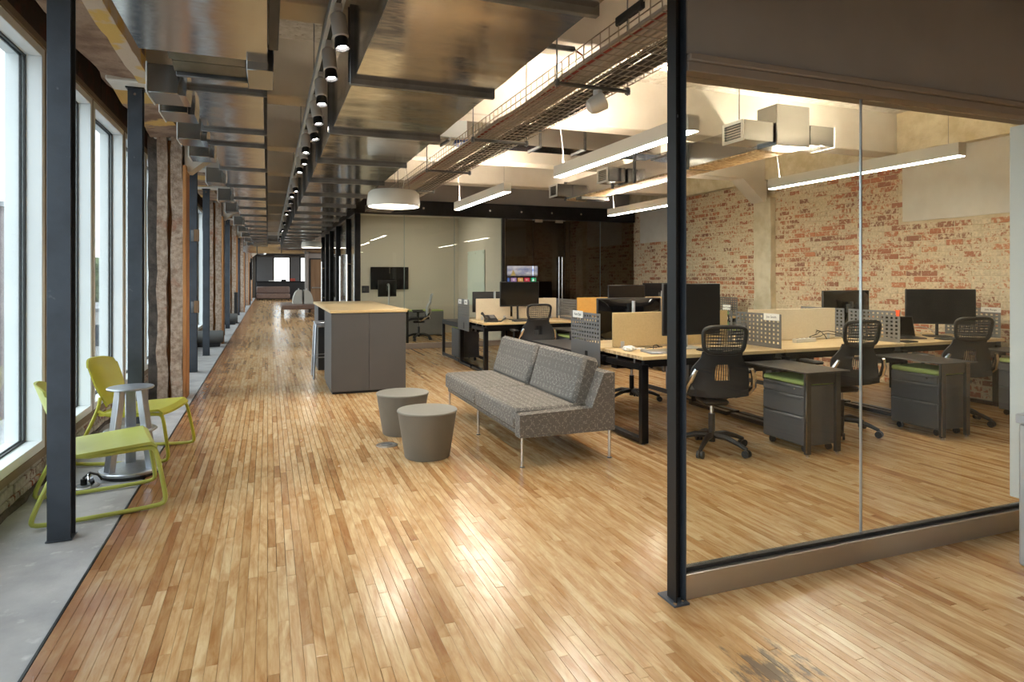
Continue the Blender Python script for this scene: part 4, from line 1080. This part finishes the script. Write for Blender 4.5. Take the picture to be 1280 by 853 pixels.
for rn, y0 in ROWS:
    for k in range(3):
        for side in (0, 1):
            wh = 'at the %s desk of the %s bench, %s side' % (SN[k], rn, 'front' if side == 0 else 'back')
            if side == 0: loc, rz = (X0 + DW * (k + 1) - .49, y0 - .735, 0), 0; pl = (X0 + DW * (k + 1) - .44, y0 - .66, 0)
            else: loc, rz = (X0 + DW * k + .49, y0 + 1.37 + 1.11, 0), PI; pl = (X0 + DW * k + .44, y0 + 1.37 + .66, 0)
            la, lb = 'dark steel return table ' + wh, 'charcoal drawer pedestal with sage pad ' + wh
            if side == 1: la = la.replace('dark steel', 'black framed')
            if side not in rt: rt[side] = make_return(la, (.725, 1.1)[side], side == 1); rt[side].location = loc; rt[side].rotation_euler.z = rz
            else: dup(rt[side], loc, rz, la)
            if pd0 is None: pd0 = make_ped(lb); pd0.location = pl
            else: dup(pd0, pl, rz, lb)

# task chairs (face +y)
def make_chair(lab):
    t = thing('task_chair', lab, 'chair', (0, 0, 0), 0, 'black mesh task chairs')
    for k in range(5):
        a = 2 * PI * k / 5 + .3; ca, sa = math.cos(a), math.sin(a)
        o = MB().tube([(ca * .03, sa * .03, .125), (ca * .13, sa * .13, .125), (ca * .24, sa * .24, .095), (ca * .315, sa * .315, .065)], [.026, .024, .019, .016], 8).build('base_arm', 'blackplastic', t)
        c = MB(); px_, py_ = ca * .315, sa * .315
        for sg in (-1, 1): c.cyl((px_ - sa * .006 * sg, py_ + ca * .006 * sg, .03), (px_ - sa * .026 * sg, py_ + ca * .026 * sg, .03), .03, n=14)
        c.cyl((px_, py_, .03), (px_, py_, .07), .008, n=8); c.build('caster', 'blackplastic', o)
    MB().cyl((0, 0, .07), (0, 0, .30), .027, n=16).build('gas_lift', 'blackplastic', t); MB().cyl((0, 0, .30), (0, 0, .40), .016, n=14).build('piston', 'chrome', t)
    MB().box(-.10, .10, -.13, .13, .385, .435, .02).build('tilt_mechanism', 'blackplastic', t)
    def seat(u, v):
        y = -.23 + .47 * v; wd = .245 * (1 - .30 * max(0, v - .7) ** 2 * 4) * (.86 + .14 * min(1, v * 4)); x = (u - .5) * 2 * wd
        return (x, y, .445 + .018 * (2 * u - 1) ** 2 + .02 * (1 - v) ** 3 - (.03 * ((v - .8) / .2) ** 2 if v > .8 else 0))
    MB().sheet(seat, 12, 12, (0, 0, .05)).build('seat', 'meshfab', t)
    # back: profile in v from the seat up
    def cy(z): return -.235 - .10 * max(0, (z - .5)) - .045 * math.sin(max(0, min(1, (z - .5) / .34)) * PI)* -1 - (.10 * max(0, z - .84))
    def wd(z):
        if z < .56: return .235 - .05 * ((.56 - z) / .085) ** 2
        if z < .66: return .235
        if z < .80:
            q = (z - .66) / .14; return .235 - .072 * q * q * (3 - 2 * q)
        return .163
    def low(u, v):
        z = .475 + .36 * v; s_ = 2 * u - 1
        return (s_ * wd(z), cy(z) + .045 * s_ * s_, z + .03 * s_ * s_ * (1 - v))
    MB().sheet(low, 16, 14, (0, -.016, 0), skip=lambda i, j: 6 <= i <= 9 and 5 <= j <= 9).build('lower_back', 'meshfab', t)
    sl = MB()
    for q in range(6):
        u = (6.3 + q * .68) / 16; p0 = low(u, 5 / 14); p1 = low(u, 10 / 14); sl.bar((p0[0], p0[1] - .008, p0[2]), (p1[0], p1[1] - .008, p1[2]), .006, .005)
    sl.build('lumbar_webbing', 'meshfab', t)
    ring = []
    for q in range(40):
        a = 2 * PI * q / 40; ca, sa = math.cos(a), math.sin(a); f = .46
        x = .168 * math.copysign(abs(ca) ** f, ca); z = .93 + .105 * math.copysign(abs(sa) ** f, sa); x *= 1 + .06 * (z - .93) / .1
        ring.append((x, cy(z) + .03 * (x / .17) ** 2 - .008, z))
    MB().tube(ring, .017, 8, closed=True).build('head_frame', 'blackplastic', t)
    ms = MB()
    for q in range(15):
        z = .84 + q * .0128; x = .163; pts = [(-x, cy(z) + .02, z), (-x * .5, cy(z) - .002, z + .004 * (-1) ** q), (0, cy(z) - .008, z), (x * .5, cy(z) - .002, z + .004 * (-1) ** q), (x, cy(z) + .02, z)]
        ms.tube(pts, .0032, 4)
    for q in range(17):
        x = -.155 + q * .0194; ms.bar((x, cy(.84) + .03 * (x / .17) ** 2 - .008, .835), (x, cy(1.02) + .03 * (x / .17) ** 2 - .008, 1.025), .003, .003)
    ms.build('head_mesh', 'meshfab', t, kind='stuff')
    for sg in (-1, 1):
        o = MB().tube([(sg * .222, -.262, .70), (sg * .25, -.235, .63), (sg * .268, -.19, .555), (sg * .262, -.11, .49), (sg * .19, -.02, .44)], [.014, .022, .024, .024, .016], 8).build('back_bracket', 'chrome', t)
        MB().tube([(sg * .235, .02, .45), (sg * .285, .02, .48), (sg * .295, .02, .55), (sg * .29, .02, .64)], .016, 8).build('arm_post', 'blackplastic', t)
        MB().box(sg * .29 - .042, sg * .29 + .042, -.11, .15, .64, .668, .012).build('arm_pad', 'blackplastic', t)
    return t
ch0 = make_chair('black task chair pulled up to the left near desk, right of the post'); ch0.location = (3.42, 4.38, 0); ch0.rotation_euler.z = R(-17)
for x, y, rz, lab in ((4.92, 4.46, -10, 'black task chair at the middle near desk, behind the return table'), (6.33, 4.40, -20, 'black task chair turned sideways at the right near desk'),
                      (3.9, 6.42, 176, 'black task chair on the far side of the near bench, seen under the left desk'), (3.62, 8.66, -6, 'black task chair at the far bench, above the sofa'),
                      (3.22, 14.5, 80, 'black task chair inside the glass office')):
    c = dup(ch0, (x, y, 0), R(rz), lab)
    if y > 14:      # the office chair has a pale grey back frame
        for o in c.children:
            if o.name.split('.')[0] in ('lower_back', 'head_frame'):
                o.material_slots[0].link = 'OBJECT'; o.material_slots[0].material = M['silverplastic']

# monitors: screen faces -y; origin on the desk under the stand
def monitor(lab, x, y, z, w_, zb, zt, rz=0, rear='blackplastic', scr='screen', neck='silverplastic', ntop=0):
    t = thing('monitor', lab, 'monitor', (x, y, z), R(rz), None); h = w_ / 2; b0, t0 = zb - z, zt - z
    MB().box(-h, h, -.012, .012, b0, t0, .006).build('casing', 'blackplastic', t); MB().box(-h + .012, h - .012, -.0135, -.0115, b0 + .02, t0 - .012).build('display', scr, t)
    def bulge(u, v):
        e_ = (1 - abs(2 * u - 1) ** 4) * (1 - abs(2 * v - 1) ** 4); return ((u - .5) * (w_ - .03), .012 + .035 * e_, b0 + .015 + (t0 - b0 - .03) * v)
    MB().sheet(bulge, 10, 8, (0, -.008, 0)).build('rear_shell', rear, t)
    m_ = b0 + (t0 - b0) * .5
    MB().box(-.05, .05, .045, .065, m_ - .05, m_ + .05, .004).build('mount', 'ink', t)
    MB().cyl((0, .085, .012), (0, .085, max(m_ + .08, .2, ntop - z)), .017, n=12).build('stand_neck', neck, t); MB().box(-.015, .015, .06, .085, m_ - .02, m_ + .02).build('stand_arm', neck, t)
    MB().box(-.12, .12, -.02, .17, 0, .012, .004).build('stand_base', neck, t); return t
monitor('black monitor on the left near desk, cut off by the post', 3.69, 5.02, DZ, .64, .885, 1.365, scr='matscreen')
monitor('gloss black monitor seen from behind across the left near desk', 3.42, 5.68, DZ, .74, .80, 1.215, 180, rear='glossblack', ntop=1.185)
monitor('black monitor on the middle desk of the far bench, only its top showing', 5.55, 9.3, DZ, .70, .84, 1.295, neck='blackplastic')
monitor('dark grey monitor back with bracket beside the post, far bench', 6.62, 9.95, DZ, .70, .88, 1.32, 180, rear='matscreen')
monitor('black monitor facing the chair on the left far desk', 3.66, 9.33, DZ, .65, .97, 1.355, neck='blackplastic')
monitor('black monitor back behind the ivory screen of the far bench', 3.42, 9.9, DZ, .70, .86, 1.19, 180, rear='blackplastic', ntop=1.2)
monitor('gloss black monitor back behind the middle near desk, beside the glass joint', 6.45, 5.78, DZ, .74, .84, 1.265, 180, rear='glossblack', neck='blackplastic')
monitor('wide dark monitor on the right near desk, turned to the chair', 7.0, 5.02, DZ, .70, .90, 1.29, -34, scr='matscreen', neck='blackplastic')
mo = monitor('tilted monitor with a round logo on its back, inside the glass office', 2.44, 14.15, .74, .44, 1.0, 1.36, 196, rear='matscreen')
lg = MB(); lg.m = Matrix.Translation((0, .052, .52)) @ Matrix.Rotation(R(-90), 4, 'X'); lg.cyl((0, 0, -.006), (0, 0, .002), .03, n=24); o = lg.build('logo_badge', 'silverplastic', mo)
text('lettering', 'hp', .045, 'darkink', o, (0, .0555, .52), (R(90), 0, R(180)))
# lit screen in the dark office
r = thing('wall_screen', 'lit screen with a row of coloured tiles on the dark office wall', 'screen', (6.345, 15.96, 1.26))
MB().box(-.45, .45, 0, .05, -.12, .49, .006).build('casing', 'blackplastic', r); MB().box(-.435, .435, -.004, .0, .185, .465).build('display', 'tv', r)
for i, (x, wd_, m) in enumerate(((-.40, .06, 'a1'), (-.25, .155, 'a2'), (-.06, .155, 'a3'), (.13, .155, 'a4'), (.32, .155, 'a5'))):
    o = MB().box(x - wd_ / 2, x + wd_ / 2, -.006, 0, .045, .15, .004).build('tile', m, r)
    if i == 3: MB().prism([(x - .03, .072), (x - .03, .122), (x + .03, .097)], 'y', -.009, -.006).build('icon', 'a6', o)
    if i == 4: MB().prism([(x - .04, .07), (x, .125), (x + .04, .07)], 'y', -.009, -.006).build('icon', 'a6', o)
    if i in (1, 2): MB().box(x - .025, x + .025, -.009, -.006, .075, .12).build('icon', 'a6', o)
MB().prism([(-.34, .20), (-.30, .28), (-.27, .37), (-.22, .29), (-.19, .21)], 'y', -.007, -.004).build('picture', 'ayel', r)

# desk things
r = thing('desk_phone', 'black desk phone with its handset up on the left far desk', 'phone', (3.10, 9.12, DZ))
MB().prism([(-.09, .0), (.09, 0), (.09, .10), (-.09, .03)], 'x', -.06, .10).build('body', 'blackplastic', r); MB().prism([(-.04, .055), (.07, .098), (.07, .102), (-.04, .059)], 'x', .0, .08).build('keypad', 'pedgrey', r)
MB().tube([(-.085, -.08, .05), (-.09, -.02, .085), (-.09, .06, .12), (-.085, .10, .12)], [.024, .016, .016, .024], 10).build('handset', 'blackplastic', r)
MB().tube([(.10, -.04, .01), (.16, -.05, .01), (.22, -.01, .03), (.26, .02, .05)], .012, 6).build('cord', 'blackplastic', r)
def keyboard(lab, x, y, rz, w_=.42):
    t = thing('keyboard', lab, 'keyboard', (x, y, DZ), R(rz)); MB().box(-w_ / 2, w_ / 2, -.07, .07, 0, .014, .005).build('tray', 'blackplastic', t)
    kk = MB()
    for i in range(14):
        for j in range(5): kk.box(-w_ / 2 + .012 + i * (w_ - .02) / 14, -w_ / 2 + .012 + (i + .85) * (w_ - .02) / 14, -.062 + j * .025, -.062 + j * .025 + .02, .014, .019)
    kk.build('keys', 'ink', t, kind='stuff', smooth=0)
keyboard('black keyboard on the left near desk right of the post', 3.86, 4.83, 0)
keyboard('black keyboard before the wide monitor on the right near desk', 6.90, 4.77, -12)
keyboard('black keyboard behind the chair on the left far desk', 3.66, 9.06, 0)
def laptop(lab, x, y, rz, m, open_=True):
    t = thing('laptop', lab, 'laptop', (x, y, DZ), R(rz)); MB().box(-.165, .165, -.115, .115, 0, .014, .005).build('base', m, t)
    if open_:
        b = MB(); b.m = Matrix.Translation((0, .115, .012)) @ Matrix.Rotation(R(-15), 4, 'X'); b.box(-.165, .165, -.006, .006, 0, .225, .004); o = b.build('lid', m, t)
        b = MB(); b.m = Matrix.Translation((0, .115, .012)) @ Matrix.Rotation(R(-15), 4, 'X'); b.box(-.155, .155, -.0075, -.0055, .012, .215); b.build('display', 'screen', o)
    else: MB().box(-.165, .165, -.115, .115, .0145, .02, .003).build('lid', m, t)
laptop('closed silver laptop on the near corner desk beside the post', 3.27, 4.86, -8, 'alu', False)
laptop('open black laptop between the orange clipped divider and the wide monitor', 6.52, 5.06, -24, 'blackplastic')
r = thing('crumpled_bag', 'crumpled clear white plastic bag on the left end of the near bench', 'bag', (3.06, 5.08, DZ))
b = bmesh.new(); bmesh.ops.create_icosphere(b, subdivisions=3, radius=.055)
for v in b.verts: v.co = v.co * (1 + .5 * noise.noise(v.co * 38)); v.co.z = max(0, v.co.z * .45 + .022)
me = bpy.data.meshes.new('bag'); b.to_mesh(me); b.free(); me.materials.append(M['whiteplastic']); link('film', me, r)
def cords(lab, pts_list, m, r_=.004, loc=(0, 0, 0)):
    t = thing('loose_cables', lab, 'cable', loc)
    for pts in pts_list: MB().tube(pts, r_, 6).build('cable', m, t)
def wiggle(x0, y0, x1, y1, n=9, amp=.04, z=.005, hump=0):
    return [(x0 + (x1 - x0) * i / n + random.uniform(-amp, amp) * .4, y0 + (y1 - y0) * i / n + random.uniform(-amp, amp), z + hump * math.sin(PI * i / n)) for i in range(n + 1)]
cords('tangle of white and black charger cables on the near bench by the post', [wiggle(3.1, 5.16, 3.26, 5.2), wiggle(3.12, 5.22, 3.27, 5.12)], 'whiteplastic', .005, (0, 0, DZ))
cords('thin black cables behind the closed silver laptop', [wiggle(3.30, 5.2, 3.5, 5.22, amp=.02), wiggle(3.32, 5.1, 3.46, 5.2, amp=.02, hump=.03)], 'blackplastic', .004, (0, 0, DZ))
cords('coiled black cable against the ivory screen on the middle near desk', [wiggle(5.35, 5.28, 5.8, 5.2, hump=.09), wiggle(5.4, 5.3, 5.75, 5.15, hump=.06), wiggle(5.3, 5.2, 5.6, 5.28, hump=.1)], 'blackplastic', .004, (0, 0, DZ))
cords('pale cables hanging behind the wide monitor', [wiggle(6.65, 5.28, 7.2, 5.2, hump=.10), wiggle(6.7, 5.25, 7.1, 5.3, hump=.06)], 'whiteplastic', .005, (0, 0, DZ))
r = thing('power_strip', 'white power strip lying on the middle near desk', 'power strip', (5.15, 5.12, DZ), R(8))
MB().box(-.15, .15, -.03, .03, 0, .04, .005).build('body', 'whiteplastic', r)
for q in range(4): MB().box(-.12 + q * .07, -.09 + q * .07, -.012, .012, .04, .0415).build('socket', 'ink', r)
r = thing('mouse_pad', 'dark notebook at the edge of the right near desk', 'notebook', (6.15, 4.76, DZ)); MB().box(-.09, .09, -.06, .06, 0, .012, .003).build('cover', 'blackplastic', r); MB().box(-.087, .087, -.057, .061, .003, .009).build('pages', 'paper', r)
r = thing('dark_pouch', 'small dark pouch on the middle far desk', 'pouch', (4.75, 9.2, DZ)); MB().rough(-.09, .09, -.05, .05, 0.012, .07, .03, .012, 12).build('pouch', 'blackplastic', r, smooth=80); MB().tube([(-.05, 0, .07), (0, 0, .10), (.05, 0, .07)], .006, 6).build('strap', 'blackplastic', r)

# ------------------------------------------------------------------ far reception
r = thing('reception_desk', 'long black reception desk at the far end', 'desk', (.8, 44.2, 0))
MB().box(-1.5, 1.5, 0, .6, .0, 1.12, .02).build('body', 'blackplastic', r); MB().box(-1.55, 1.55, -.06, .62, 1.12, 1.18, .01).build('counter', 'blacksteel', r)
r = thing('leather_sofa', 'taupe leather sofa in front of the reception desk', 'sofa', (.3, 42.6, 0))
MB().box(-.98, .98, -.35, .45, .12, .42, .04).build('seat', 'leather', r); MB().box(-.98, .98, .3, .5, .42, .85, .05).build('backrest', 'leather', r)
for x in (-.9, .9): MB().box(x - .03, x + .03, -.3, .4, 0, .12).build('leg', 'blacksteel', r)
r = thing('platform_bench', 'wide taupe platform bench far down the walkway', 'bench', (.44, 24.0, 0))
MB().box(0, 1.7, 0, 2.6, .28, .45, .03).build('seat', 'leather', r)
for x, y in ((.06, .06), (1.62, .06), (.06, 2.5), (1.62, 2.5)): MB().box(x - .03, x + .03, y - .03, y + .03, 0, .28).build('leg', 'chrome', r)
for i, (x, lab) in enumerate(((1.02, 'left grey half-round back cushion on the platform bench'), (1.30, 'right grey half-round back cushion on the platform bench'))):
    t = thing('back_cushion', lab, 'cushion', (x + .05, 24.9, .45)); poly = [(-.22 + .0, 0)] + [(-.22 * math.cos(a * PI / 14) if a <= 7 else .0, .50 * math.sin(a * PI / 14)) for a in range(0, 8)] + [(.1, .5), (.1, 0)]
    if i: poly = [(-p, q) for p, q in poly]
    MB().prism(poly, 'y', 0, .9).build('pad', 'greyfelt', t); MB().box(-.02, .02, .4, .5, .5, .56).build('pull', 'silverplastic', t)
for i, (x, lab, m) in enumerate(((.2, 'white papers on the left of the reception counter', 'paper'), (.95, 'small dark stapler on the reception counter', 'blackplastic'), (1.5, 'red box on the right of the reception counter', 'redcable'))):
    t = thing('counter_item', lab, ('paper', 'stapler', 'box')[i], (x, 44.3, 1.18)); MB().box(-.16, .16, -.1, .1, 0, .04 + .07 * i, .01).build('body', m, t)

# ------------------------------------------------------------------ outside
struct('ground', MB().box(-160, -2.2, -60, 220, -7.2, -7), 'outroof', 'flat roofs and yards outside')
r = thing('brick_building', 'dark brick building with white windows outside the first window', 'building', (-18.6, 46, -7))
MB().box(-6, 3.9, 0, 20, 0, 12.6).build('wall', 'outbrick', r); MB().box(-6.2, 4.1, -.2, 20.2, 12.6, 12.9).build('parapet', 'outroof', r)
for z in (1.6, 4.4, 7.2, 10.0):
    for x in (-4, -1.6, .8, 2.9):
        o = MB().box(x - .5, x + .5, -.08, .0, z, z + 1.6).build('window', 'outwhite', r); MB().box(x - .42, x + .42, -.1, -.08, z + .08, z + 1.5).build('pane', 'outglass', o)
r = thing('low_building', 'pale low flat-roofed building outside the second window', 'building', (-14, 70, -7))
MB().box(-10, 2.5, 0, 18, 0, 5.2).build('wall', 'outwhite', r); MB().box(-10.2, 2.7, -.2, 18.2, 5.2, 5.5).build('roof', 'outroof', r)
for x in (-7, -4, -1, 1.2): MB().box(x - .6, x + .6, -.06, 0, 2, 4).build('window', 'outglass', r)
def tree(x, y, h, rr, lab):
    t = thing('tree', lab, 'tree', (x, y, -7), 0, 'trees beyond the roofs'); MB().cyl((0, 0, 0), (0, 0, h * .6), .3, .2, 8).build('trunk', 'bark', t)
    b = bmesh.new(); bmesh.ops.create_icosphere(b, subdivisions=4, radius=rr)
    for v in b.verts: v.co = v.co * (1 + .35 * noise.noise(v.co * 1.1) + .2 * noise.noise(v.co * 3.5)); v.co.z = v.co.z * .9 + h - rr * .6
    me = bpy.data.meshes.new('crown'); b.to_mesh(me); b.free(); me.materials.append(M['leaf']); link('crown', me, t)
for i, (x, y, h, rr) in enumerate(((-15.5, 92, 9.4, 2.8), (-20, 98, 9.8, 3.4), (-12, 108, 9.6, 3.0), (-24, 110, 10, 3.6), (-9.5, 120, 9.6, 3.2))):
    tree(x, y, h, rr, 'distant round tree beyond the roofs, %s from the near side' % ORD[i])
